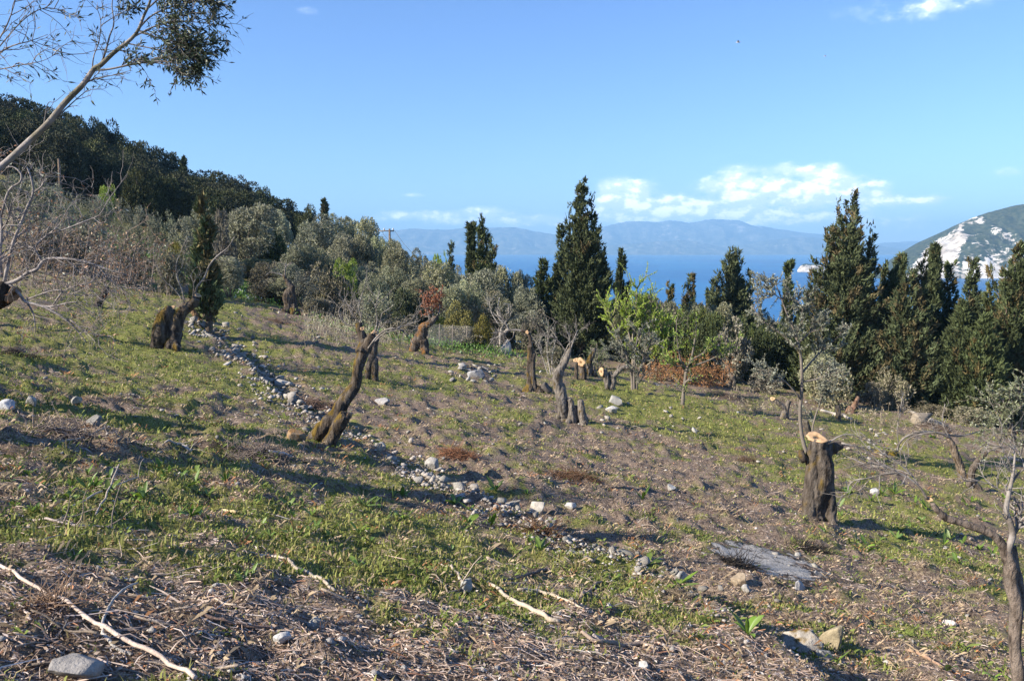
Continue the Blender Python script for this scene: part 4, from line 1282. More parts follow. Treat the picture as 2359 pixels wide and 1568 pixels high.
# low scrub filling the ground between them, beyond the field
rs = np.random.default_rng(91)
n = 0
while n < 150:
    u = rs.uniform(430, 2420) if n < 110 else rs.uniform(1420, 1900); Y = rs.uniform(49, 74)
    vt = np.interp(u, [430, 800, 1100, 1300, 1450, 1600, 1700, 1850, 2000, 2420], [600, 640, 690, 725, 695, 700, 725, 760, 820, 870]) - (Y - 49) * np.interp(u, [430, 1100, 1500, 2400], [2.0, 1.6, .5, .6])
    k = rs.choice(['bush0', 'bush1', 'bush2', 'olive0', 'olive3', 'dark0', 'grey1'] if u < 1250 else ['dark0', 'dark1', 'bush1', 'olive2', 'dark0'])
    place_tree(k, 'scrub_bush', 'low dull scrub bush filling gaps among the olives beyond the field' if u < 1250 else 'low dark scrub bush filling gaps among the cypresses beyond the field', 'bush', u, vt + rs.normal() * 8, rs.uniform(22, 40), Y,
               'scrub beyond the field' if u < 1250 else 'scrub among the cypresses', rs)
    n += 1

# ------------------------------------------------------------------ cypresses
CYC = np.array([.068, .085, .036]); CYB = np.array([.14, .112, .05])


def cypress_geo(H, axes, seed, plumes=110, per=58, L=.25, W=.075, brown=.12, col=CYC, rough=.28, lean=.5):
    """axes: (dx, dy, z0, z1, radius, power) of each spire, heights as parts of H and radii in metres.
    Upswept feathery plumes leave every axis; each plume carries many narrow sprays."""
    rng = np.random.default_rng(seed)
    G = Geo(); P, D, C = [], [], []
    tot = sum((a[3] - a[2]) * a[4] for a in axes)
    for (dx, dy, z0, z1, rad, pw) in axes:
        k = max(14, int(1.7 * plumes * (z1 - z0) * rad / tot))
        for q in range(k):
            t = 1 - math.sqrt(1 - rng.random() * .985) if pw > .5 and rng.random() < .68 else rng.uniform(.3, 1) if pw > .5 else rng.random()
            z = (z0 + (z1 - z0) * t) * H
            prof = min(1.0, (1 - t) ** pw * 1.05) * min(1.0, .5 + t * 4)
            rr = rad * prof * (1 + rough * rng.normal() + (.7 * rough if rng.random() < .2 else 0)) * .95 + .05
            rr = max(rr, .15 + .12 * rng.random())
            a = rng.uniform(0, 2 * np.pi); o = np.array([math.cos(a), math.sin(a), 0])
            ax = np.array([dx * min(1, t * 1.6) if z0 < .15 else dx, dy, 0])
            s = ax + np.array([0, 0, z - rr * lean - .1]); e = ax + o * rr + np.array([0, 0, z + min(rr, 1.2) * .35 + .15])
            bend = rng.normal(size=3) * .08
            m = max(10, int(1.5 * per * (.4 + .5 * min(rr, 1.5))))
            f = rng.uniform(.25, 1.02, m) ** .75
            pts = s + (e - s) * f[:, None] + bend * (f * (1 - f) * 4)[:, None] + np.array([0, 0, 1]) * (f ** 2 * .12)[:, None]
            wdt = (.035 + .19 * np.clip(1.02 - f, 0, 1) ** .7) * (.55 + .4 * min(rr, 1.4))
            pts = pts + rng.normal(size=(m, 3)) * wdt[:, None] * np.array([.8, .8, 1.15])
            P.append(pts); D.append(o * .5 + np.array([0, 0, .8]) + rng.normal(size=(m, 3)) * .38)
            tone = rng.random() < brown
            cc = CYB * rng.uniform(.7, 1.15) if tone else col * rng.uniform(.7, 1.4)
            C.append(np.tile(cc, (m, 1)) * (1 + .2 * rng.normal(size=(m, 1))))
        f = np.linspace(.3, .985, 110); m = len(f)       # the leader
        pts = np.stack([np.full(m, dx) + rng.normal(size=m) * .085, np.full(m, dy) + rng.normal(size=m) * .085, (z0 + (z1 - z0) * f) * H], 1)
        P.append(pts); D.append(np.array([0, 0, 1.0]) + rng.normal(size=(m, 3)) * .3); C.append(np.tile(col, (m, 1)) * rng.uniform(.8, 1.3, (m, 1)))
    P = np.concatenate(P); D = unit(np.concatenate(D)); C = np.clip(np.concatenate(C), .004, 1)
    n = len(P); l = (L * rng.uniform(.55, 1.3, n))[:, None]
    S = unit(np.cross(D, rng.normal(size=(n, 3)))) * W * .62
    V = np.stack([P - S, P + S, P + D * l], 1).reshape(-1, 3)
    G.add(V, np.arange(3 * n).reshape(n, 3), np.repeat(C, 3, axis=0))
    T = Geo()
    for (dx, dy, z0, z1, rad, pw) in axes:
        b0 = np.array([0, 0, -.3]) if z0 < .2 else np.array([dx * .3, dy * .3, z0 * H * .6])
        V, F = tube(smooth_path([b0, np.array([dx * .6, dy * .6, (z0 * .4 + z1 * .3) * H]), np.array([dx, dy, z1 * H * .86])], 4), np.linspace(.16 + H * .004, .02, 9), 7)
        T.add(V, F, (.13, .10, .075))
    return G, T


CYG = 'cypresses along the seaward edge of the field'


def cypress(name, label, u, vtop, Y, axes_px, seed, vb=None, mat=None, group=CYG, **kw):
    """axes_px: (du, dy m, z0, v of tip, half width px, power)"""
    top = px(u, vtop, Y); zb = float(gz(top[0], Y)[0])
    if vb is not None: zb = px(u, vb, Y)[2]
    H = max(a for a in [px(u, ax[3], Y)[2] - zb for ax in axes_px]) - .35
    s = Y / FPX
    axes = [(du * s, dy, z0, (px(u, vt, Y)[2] - zb - .35) / H, hw * s, pw) for (du, dy, z0, vt, hw, pw) in axes_px]
    t = thing(name, label, 'cypress', (top[0], Y, zb), group)
    G, T = cypress_geo(H, axes, seed, **kw)
    G.build('crown', M_CYP, t, (0, 0, 0)); T.build('trunk', M_BARK, t, (0, 0, 0), True)
    return t


def fan(*ax): return list(ax)


cypress('cypress', 'tallest broad dark cypress with a ragged two-horned top, left of centre water', 1347, 414, 53,
        fan((0, 0, .02, 540, 74, .8), (-6, 0, .1, 430, 56, .75), (-8, 0, .3, 414, 38, .75), (18, .2, .55, 430, 12, .8), (-34, .2, .5, 452, 11, .9), (30, -.3, .15, 520, 34, .8), (46, 0, .1, 580, 26, .8)), 201, plumes=300, per=60, rough=.34, brown=.06)
cypress('cypress', 'slim cypress spire standing against the left side of the tallest one', 1293, 519, 57, fan((0, 0, .02, 519, 17, .7), (-8, 0, .02, 580, 16, .8)), 203, plumes=110, brown=.05)
cypress('cypress', 'low dark cypress left of the slim spire beside the tallest one', 1251, 588, 56, fan((0, 0, .02, 588, 34, .8), (-16, .3, .05, 640, 20, .7), (20, 0, .05, 630, 22, .7)), 205, plumes=130, brown=.05)
cypress('cypress', 'small dark cypress cone right of the tallest one, against the water', 1433, 572, 60, fan((0, 0, .02, 572, 26, .85), (10, 0, .05, 640, 18, .7)), 207, plumes=130, brown=.02, col=CYC * .8)
cypress('cypress', 'narrow pencil cypress, left member of the group of three on the left', 1085, 513, 66, fan((0, 0, .02, 513, 9, .45)), 209, plumes=90, L=.35, W=.12, rough=.15, brown=.03)
cypress('cypress', 'pointed open-branched cypress, tallest of the group of three on the left', 1110, 491, 64, fan((0, 0, .02, 491, 26, 1.0), (-9, 0, .3, 520, 9, .9), (10, .2, .3, 516, 9, .9)), 211, plumes=130, brown=.05)
cypress('cypress', 'smaller cypress cone, right member of the group of three on the left', 1134, 550, 62, fan((0, 0, .02, 550, 17, .9)), 213, plumes=80, brown=.05)
cypress('cypress', 'dark cypress with two blunt tips standing alone against the water', 1690, 556, 58,
        fan((0, 0, .02, 590, 66, .85), (-9, 0, .2, 556, 34, .75), (12, .2, .2, 560, 36, .75), (-36, 0, .2, 610, 18, .8), (40, 0, .1, 620, 24, .8)), 215, plumes=230, per=56, rough=.32, brown=.03)
cypress('cypress', 'thin small cypress in front of the water, left of the brownish pair', 1543, 645, 66, fan((0, 0, .02, 645, 13, .9)), 217, plumes=60, brown=.2)
cypress('cypress', 'brownish two-tipped cypress low against the water', 1592, 624, 68, fan((0, 0, .02, 624, 24, .9), (-16, 0, .1, 648, 14, .9)), 219, plumes=110, brown=.7)
cypress('cypress', 'small green cypress tip just left of the two-blunt-tipped one', 1634, 664, 64, fan((0, 0, .02, 664, 14, .9)), 221, plumes=60, brown=.05)
cypress('cypress', 'slim dark pencil cypress between the thin leafy olive and the big double cypress', 1818, 602, 66, fan((0, 0, .02, 602, 9, .5)), 223, plumes=90, L=.35, W=.12, rough=.18, brown=.05)
cypress('cypress', 'small rusty-brown cypress just right of the slim dark pencil one', 1838, 690, 60, fan((0, 0, .02, 690, 12, .9)), 225, plumes=60, brown=.8)
cypress('cypress', 'biggest bushy cypress with twin spires and rusty left flank, right of centre', 1950, 420, 47,
        fan((0, 0, .02, 500, 118, .8), (14, 0, .25, 420, 34, .95), (-14, .2, .3, 439, 30, .95), (62, .1, .3, 495, 24, .95), (-38, 0, .25, 508, 30, .9), (-62, 0, .03, 620, 52, .8), (52, 0, .03, 580, 56, .8), (10, -.6, .1, 480, 62, .8)),
        231, plumes=460, per=62, brown=.22, rough=.26)
ROW = [(2036, 594, 50, 'thin wispy cypress tip just right of the biggest double cypress', [(0, 0, .02, 594, 8, .85), (6, 0, .02, 680, 27, .85)], .3),
       (2056, 606, 49, 'dark short cypress right of the wispy tip', [(0, 0, .02, 606, 27, .85), (-6, 0, .02, 640, 30, .85)], .05),
       (2077, 586, 51, 'pointed brown-green cypress, third in the right-hand row', [(0, 0, .02, 586, 15, .9)], .2),
       (2096, 622, 45, 'bushy olive-brown cypress in front of the right-hand row', [(0, 0, .02, 622, 50, .85), (-14, 0, .05, 680, 45, .85), (22, -.3, .05, 690, 42, .85)], .42),
       (2126, 578, 49, 'narrow reddish-tipped cypress left of the slim pencil one', [(0, 0, .02, 578, 12, .85), (4, 0, .02, 680, 32, .85)], .5),
       (2154, 563, 54, 'slim smooth pencil cypress standing out against the white cliff', [(0, 0, .02, 563, 14, .42)], .03),
       (2190, 602, 50, 'pointed cypress just right of the slim pencil one', [(0, 0, .02, 602, 30, .85), (0, 0, .02, 700, 42, .85)], .1),
       (2238, 594, 47, 'full green cypress in the middle of the right-hand group', [(0, 0, .02, 594, 25, .85), (12, 0, .05, 618, 22, .85), (-6, 0, .02, 690, 45, .85)], .12),
       (2284, 603, 49, 'thin brown cypress between two full green ones at the right', [(0, 0, .02, 603, 13, .85), (0, 0, .02, 720, 37, .85)], .4),
       (2347, 556, 45, 'tall ragged cypress at the right edge of the picture', [(0, 0, .02, 556, 42, .85), (-20, 0, .1, 610, 22, .85), (16, 0, .05, 590, 37, .85)], .22),
       (2318, 650, 47, 'dark cypress tucked left of the tall ragged one at the right edge', [(0, 0, .02, 650, 35, .85)], .1),
       (2215, 690, 44, 'green cypress column low in front of the right-hand group', [(0, -.2, .02, 690, 40, .85)], .1),
       (2265, 720, 43, 'lowest front cypress with bare stem foot in the right-hand group', [(0, -.2, .06, 720, 37, .85)], .15),
       (2400, 600, 46, 'cypress half outside the right edge of the picture', [(0, 0, .02, 600, 45, .85)], .15)]
for i, (u, vt, Y, lab, ax, br) in enumerate(ROW):
    ax = [(a_[0], a_[1], a_[2], a_[3], a_[4] * (1.5 if a_[4] > 12 else 1.15), a_[5]) for a_ in ax]
    cypress('cypress', lab, u, vt, Y, ax, 240 + i * 3, plumes=240, per=50, brown=br * .75)
cypress('cypress', 'tiny dark cypress on the ridge above the olive slope', 746, 461, 104, fan((0, 0, .02, 461, 5.5, .5)), 291, plumes=50, L=.5, W=.2, group=None)
cypress('cypress', 'small dark cypress tip poking above the hillside wood', 421, 362, 124, fan((0, 0, .4, 362, 7, .8)), 293, plumes=50, L=.5, W=.2, group=None)
cypress('cypress', 'small cypress tip at the right end of the olive slope, against the far coast', 1038, 556, 80, fan((0, 0, .02, 556, 12, .9)), 295, plumes=60, group=None)
cypress('young_cypress', 'little young cypress with a thin bare stem beside the two-armed stump', 466, 447, 31,
        fan((0, 0, .20, 447, 9, .8), (0, 0, .20, 520, 20, .7), (-6, 0, .22, 560, 24, .6), (6, .1, .15, 600, 26, .7)), 297, vb=772, plumes=120, per=34, L=.3, W=.09, brown=.35, col=CYC * 1.35, rough=.4, group=None)
# more cypresses closing the wall at the right
for i in range(12):
    u = 2030 + i * 30 + rb.uniform(-8, 8); v = rb.uniform(655, 715)
    cypress('cypress', 'dark cypress packed into the shaded wall of trees at the right', u, v, rb.uniform(52, 58), [(0, 0, .02, v, rb.uniform(30, 42), .7)], 330 + i, plumes=80, per=40, brown=.05, group='packed cypresses of the right-hand wall')
# ------------------------------------------------------------------ light young trees and regrowth


def leafy(name, label, cat, u, v, stems, leafcol, mat, seed, twig, leaf, group=None, Y=None, stemcol=LIMB_D, silver=0.0, limbname='stem', sink=6, droop=0.0):
    """small tree drawn from its stems; twig=(len, count, depth, spread, up), leaf=(per tip, L, W)"""
    b = hit(u, v); Y = Y or b[1]
    t = thing(name, label, cat, b, group)
    rng = np.random.default_rng(seed)
    GT = Geo(); tips = []
    for i, s in enumerate(stems):
        s = [tuple(q) for q in s]
        if s[0][1] >= v - 6: s = [(s[0][0], s[0][1] + sink, s[0][2] * 1.1, *s[0][3:])] + s
        P, r = path_px(s, Y)
        limb(t, b, P, r, stemcol * 1.25, stemcol, limbname, 7, seed + i)
        twigs(GT, P, max(r[-1], .005), twig[0], twig[1], twig[2], rng, twig[3], twig[4], stemcol * 1.1, tips=tips, tmin=twig[5] if len(twig) > 5 else .3)
    tag(GT.build('twigs', M_TWIG, t, b), kind='stuff')
    G = Geo()
    leaves_on(G, tips, leaf[0], leaf[1], leaf[2], leafcol, rng, .28, 1.0, droop, silver)
    if G.n: tag(G.build('leaves', mat, t, b), kind='stuff')
    return t


GREYL = np.array([.20, .205, .15])
leafy('young_olive', 'thin leafy grey-green olive regrowth with a slender bare stem, behind the thick sawn trunk', 'tree', 1856, 1040,
      [[(1856, 1040, 5), (1846, 1000, 4.5), (1842, 950, 4), (1846, 900, 4), (1846, 850, 3.5), (1842, 810, 3), (1832, 770, 2.5), (1815, 730, 2), (1800, 690, 1.5), (1785, 650, 1)],
       [(1842, 810, 2.5), (1800, 770, 2), (1760, 740, 1.5), (1730, 705, 1)], [(1846, 860, 2.5), (1880, 820, 2, .3), (1915, 790, 1.5, .4), (1935, 770, 1)],
       [(1844, 920, 2, -.2), (1810, 880, 1.8, -.3), (1770, 860, 1.4, -.3), (1740, 850, 1)], [(1846, 880, 2.2), (1890, 870, 1.8), (1930, 850, 1.2)], [(1870, 1020, 2.5), (1872, 980, 2.2), (1884, 940, 1.8), (1900, 900, 1.2)],
       [(1832, 770, 2), (1850, 730, 1.5), (1835, 690, 1)], [(1800, 690, 1.4), (1782, 676, 1), (1766, 660, .8)], [(1838, 790, 2), (1870, 760, 1.5), (1890, 735, 1)]],
      GREYL, M_LEAF, 301, (.6, 12, 2, .8, .14), (24, .085, .032), silver=.28)
leafy('young_olive', 'multi-stemmed small olive with grey leaves, standing in front of the bright green tree', 'tree', 1460, 896,
      [[(1456, 896, 3.5), (1454, 860, 3), (1446, 830, 2.4), (1436, 800, 1.6), (1424, 770, 1)], [(1460, 896, 4), (1460, 850, 3.2), (1462, 810, 2.4), (1468, 780, 1.6), (1475, 755, 1)],
       [(1466, 896, 3), (1468, 870, 2.4), (1478, 835, 1.8), (1490, 800, 1.2)], [(1452, 840, 2), (1430, 820, 1.5), (1405, 800, 1)], [(1460, 830, 2), (1485, 810, 1.4), (1500, 780, 1)]],
      GREYL * 1.05, M_LEAF, 303, (.7, 9, 2, .8, .1), (22, .10, .038), silver=.2)
leafy('leafing_tree', 'young straight tree with fresh pale green leaves on bare forking branches', 'tree', 1573, 930,
      [[(1572, 930, 4.6), (1574, 905, 4), (1577, 880, 3.8), (1580, 858, 3.6), (1583, 846, 3)], [(1582, 850, 3), (1592, 825, 2.6), (1597, 800, 2.2), (1602, 770, 1.6), (1604, 740, 1)],
       [(1582, 850, 2.6), (1568, 830, 2), (1562, 800, 1.6), (1558, 765, 1.2), (1558, 735, .8)], [(1584, 848, 2.4), (1610, 838, 2), (1640, 826, 1.6), (1670, 808, 1.2), (1694, 796, .8)],
       [(1590, 830, 1.8), (1620, 812, 1.4), (1640, 790, 1)], [(1574, 845, 1.6), (1556, 842, 1.2), (1540, 838, .8)]],
      np.array([.22, .30, .06]), M_FRESH, 305, (.6, 9, 2, .75, .2), (7, .10, .06), stemcol=np.array([.135, .118, .10]))
leafy('bright_green_tree', 'bright lime-green deciduous tree in fresh leaf with several upright plumes, centre right', 'tree', 1466, 862,
      [[(1460, 862, 4, 2), (1456, 800, 3, 2), (1462, 740, 2.4, 2), (1466, 690, 1.5, 2), (1467, 662, 1, 2)], [(1476, 862, 4, 2.3), (1488, 800, 3, 2.3), (1498, 740, 2, 2.3), (1500, 675, 1, 2.3)],
       [(1450, 860, 3, 2), (1430, 800, 2.4, 2), (1414, 760, 1.5, 2), (1404, 715, 1, 2)], [(1480, 840, 3, 2.2), (1508, 790, 2, 2.2), (1522, 740, 1, 2.2)], [(1456, 800, 2.4, 1.8), (1444, 750, 1.6, 1.8), (1440, 712, 1, 1.8)],
       [(1470, 800, 2.4, 2.4), (1482, 745, 1.8, 2.4), (1484, 690, 1, 2.4)], [(1480, 850, 2.4, 2), (1504, 830, 1.8, 2), (1526, 812, 1, 2)], [(1490, 850, 2.4, 2.6), (1520, 800, 1.6, 2.6), (1530, 770, 1, 2.6)]],
      np.array([.38, .50, .075]), M_FRESH, 307, (1.0, 20, 2, .7, .28), (34, .08, .048), stemcol=np.array([.2, .17, .13]))
leafy('thin_olive', 'tall thin olive, bare stems below, feathery top, in front of the tallest cypress', 'tree', 1342, 800,
      [[(1342, 800, 2.6), (1342, 770, 2.4), (1336, 735, 2.2), (1326, 700, 1.8), (1320, 670, 1.4), (1322, 640, 1)], [(1342, 775, 2), (1350, 740, 1.6), (1362, 715, 1.2), (1372, 700, .8)], [(1340, 760, 1.8), (1344, 730, 1.4), (1336, 690, 1.2), (1335, 655, .8)],
       [(1346, 750, 1.5), (1366, 735, 1), (1385, 725, .8)], [(1330, 710, 1.4), (1312, 680, 1), (1306, 655, .8)]],
      np.array([.17, .165, .10]), M_LEAF, 309, (.8, 9, 2, .5, .3, .55), (14, .11, .035), stemcol=np.array([.26, .22, .19]))
leafy('fence_sapling', 'grey twiggy olive sapling with thin curved stems behind the arched trunk by the fence', 'tree', 1152, 800,
      [[(1152, 800, 2.6), (1152, 770, 2.4), (1158, 745, 2), (1150, 735, 1.7), (1146, 715, 1.4), (1150, 685, 1)], [(1152, 760, 1.8), (1168, 735, 1.4), (1172, 700, 1)], [(1150, 750, 1.6), (1132, 720, 1.2), (1126, 690, .8)]],
      np.array([.22, .22, .165]), M_LEAF, 311, (.7, 10, 2, .7, .2), (12, .10, .03), stemcol=np.array([.34, .31, .28]))
leafy('regrowth_bush', 'leafy olive regrowth bush at the right edge, above the C-shaped trunk', 'bush', 2345, 1040,
      [[(2345, 1040, 3), (2335, 1000, 2.4), (2320, 960, 1.8), (2300, 930, 1.2)], [(2350, 1040, 3), (2352, 990, 2.4), (2350, 940, 1.8), (2345, 890, 1.2)], [(2356, 1040, 3), (2370, 980, 2), (2380, 920, 1)], [(2340, 1020, 2), (2310, 1000, 1.6), (2285, 985, 1)],
       [(2340, 1000, 2), (2318, 960, 1.5), (2310, 920, 1)]],
      np.array([.17, .19, .105]), M_LEAF, 313, (.7, 10, 2, .8, .05), (18, .09, .030), Y=22, silver=.15)
leafy('regrowth_bush', 'small green leafy sucker bush at the foot of the tall thin olive', 'bush', 1376, 866,
      [[(1372, 866, 1.6), (1366, 830, 1.2), (1360, 800, .8)], [(1378, 866, 1.6), (1384, 830, 1.2), (1390, 805, .8)], [(1376, 866, 1.6), (1376, 820, 1), (1374, 790, .8)]],
      np.array([.13, .18, .06]), M_LEAF, 315, (.5, 8, 2, .8, .2), (8, .10, .035), Y=43)
leafy('grey_sucker_bush', 'bare grey sucker bush left of the stump with the round orange cut', 'bush', 1272, 862,
      [[(1262, 862, 1.5), (1250, 825, 1), (1240, 795, .8)], [(1272, 862, 1.6), (1272, 815, 1.1), (1282, 775, .8)], [(1280, 862, 1.5), (1296, 822, 1), (1310, 790, .7)], [(1268, 862, 1.5), (1260, 810, 1), (1262, 770, .7)]],
      np.array([.19, .20, .14]), M_LEAF, 317, (.7, 9, 2, .8, .15), (5, .085, .026), stemcol=np.array([.3, .27, .24]), silver=.2)
# straw-coloured bracken bank in front of the right-hand bushes
leafy('bracken_bank', 'rusty bank of dead bracken and brambles behind the young leafing tree', 'bracken', 1600, 884,
      [[(1500 + 15 * i, 884 + (i % 3), 1.2, (i % 4) * .5), (1502 + 15 * i + (i % 5) * 3 - 6, 860, .9, (i % 4) * .5), (1506 + 15 * i + (i % 7) * 4 - 12, 842, .6, (i % 4) * .5 - .4)] for i in range(12)],
      np.array([.27, .14, .06]), M_TWIG, 319, (.8, 12, 2, 1.0, -.05, .05), (7, .13, .04), Y=42, stemcol=np.array([.24, .13, .075]), droop=.5)
# ------------------------------------------------------------------ near trees reaching in from the left
LEFTB = np.array([.32, .285, .265])


def left_limb_tree():
    Y = 7.0
    b = np.array([-6.7, 8.1, float(gz(-6.7, 8.1)[0])])
    t = thing('reaching_olive', 'olive whose long pale bare limb reaches in from the left, leafy tip against the sky', 'tree', b)
    def W(pts):
        P = np.array([px(p[0], p[1], Y + (p[3] if len(p) > 3 else 0)) for p in pts]); r = np.array([p[2] * .64 * Y / FPX for p in pts])
        A = smooth_path(np.concatenate([P, r[:, None]], 1), 5)
        return A[:, :3], A[:, 3]
    P, r = W([(-330, 640, 34, .7), (-220, 545, 22, .4), (-110, 462, 15, .2), (-40, 415, 12.5), (10, 378, 11.5), (60, 332, 11), (110, 285, 10.5), (150, 236, 10), (190, 196, 9), (216, 160, 8.5), (232, 150, 8), (262, 122, 7), (300, 92, 6), (318, 70, 5), (330, 40, 4.5), (345, 5, 4), (360, -60, 3)])
    trunkP = smooth_path([b + np.array([0, 0, -.2]), b + np.array([.05, 0, .6]), b + np.array([.1, -.1, 1.2]), P[0]], 4)
    topP = smooth_path([b + np.array([.05, 0, .6]), b + np.array([-.02, .02, 1.5]), b + np.array([.12, .05, 2.1]), b + np.array([.2, .05, 2.7])], 4)
    gnarled(t, b, [(trunkP, np.linspace(.34, .16, len(trunkP))), (P[:9], np.maximum(r[:9], .04)), (topP, np.linspace(.28, .19, len(topP)))], 401, BARK * .9, .0, .12, .03)
    limb(t, b, P[5:], r[5:], LEFTB, LEFTB * np.array([.5, .5, .36]), 'limb', 9, 3)
    rng = np.random.default_rng(403)
    G1, tipsA, tipsB = Geo(), [], []
    def br(pts, leafy_, cnt, L, depth=2, up=.05):
        P, r = W(pts)
        limb(t, b, P, r, LEFTB * .8, LEFTB * .45, 'branch', 6, len(tipsA))
        twigs(G1, P, max(r[-1], .0035), L * .56, int(cnt * 1.25), depth, rng, .65, up, LEFTB * .62, tips=tipsB if leafy_ else tipsA, tmin=.3 if leafy_ else .1)
    br([(216, 162, 4), (250, 160, 3.6), (300, 150, 3.2), (350, 142, 2.8), (400, 145, 2.2), (450, 160, 1.5)], True, 18, .40)
    br([(345, 142, 2), (390, 152, 1.8), (430, 170, 1.4), (460, 186, .8)], True, 8, .22)
    br([(232, 150, 3.5), (243, 120, 3), (252, 85, 2.6), (262, 55, 2.2), (258, 15, 1.8), (262, -20, 1)], False, 8, .35)
    br([(280, 108, 3.2), (310, 85, 2.8), (360, 60, 2.4), (420, 50, 2), (480, 55, 1.2)], True, 26, .42)
    br([(300, 92, 3.2), (345, 40, 2.8), (400, 15, 2.4), (460, 0, 2), (500, -5, 1.2)], True, 30, .42)
    br([(318, 70, 3), (370, 90, 2.5), (430, 100, 2), (490, 105, 1.2)], True, 26, .36)
    br([(290, 100, 2.6), (340, 110, 2.2), (400, 122, 1.8), (470, 130, 1.2)], True, 22, .36)
    br([(340, 20, 3), (390, -20, 2.4), (450, -40, 1.6)], True, 24, .42)
    br([(345, 142, 2), (390, 132, 1.8), (440, 130, 1.4), (485, 122, .9)], True, 14, .3)
    br([(212, 164, 2.4), (216, 130, 2), (228, 95, 1.8), (232, 50, 1.4), (222, 15, .9)], False, 7, .3)
    br([(180, 204, 2), (210, 186, 1.8), (250, 176, 1.5), (300, 168, 1)], False, 9, .3)
    br([(108, 290, 2.4), (140, 262, 2.2), (175, 230, 1.8), (205, 205, 1.2)], False, 6, .25)
    br([(100, 292, 1.8), (110, 240, 1.4), (126, 235, 1), (150, 215, .7)], False, 2, .2, 1)
    br([(232, 60, 1.6), (262, 40, 1.4), (300, 20, 1.2)], True, 7, .25)
    tag(G1.build('twigs', M_TWIG, t, b), kind='stuff')
    G = Geo()
    leaves_on(G, tipsB, 4.6, .056, .0135, np.array([.062, .085, .045]), rng, .3, .9, .1, .10)
    leaves_on(G, tipsA, .55, .055, .013, np.array([.07, .09, .05]), rng, .3, .8, .1, .1)
    tag(G.build('leaves', M_LEAF, t, b), kind='stuff')
    # second branch system at the upper left corner
    G2, tp = Geo(), []
    def br2(pts, cnt, L):
        P, r = W(pts)
        limb(t, b, P, r, LEFTB * .75, LEFTB * .45, 'branch', 6, 9)
        twigs(G2, P, max(r[-1], .004), L, cnt, 2, rng, .6, .08, LEFTB * .6, tips=tp, tmin=.2)
    br2([(-220, 545, 9, .4), (-190, 380, 8, .2), (-130, 230, 6, 0), (-40, 150, 4), (20, 110, 2.6), (70, 95, 1.5), (110, 80, .8)], 12, .45)
    br2([(-60, 165, 3.4), (0, 160, 2.4), (50, 150, 2), (100, 140, 1.2), (140, 118, .7)], 10, .3)
    br2([(-40, 150, 3), (10, 70, 2.4), (30, 20, 1.6), (40, -20, 1)], 10, .4)
    br2([(-20, 130, 2.4), (50, 50, 1.8), (100, 20, 1.4), (150, 25, .8)], 10, .3)
    tag(G2.build('twigs', M_TWIG, t, b), kind='stuff')
    G = Geo(); leaves_on(G, tp, 1.5, .058, .0135, np.array([.062, .085, .045]), rng, .3, .8, .1, .1)
    tag(G.build('leaves', M_LEAF, t, b), kind='stuff')


left_limb_tree()


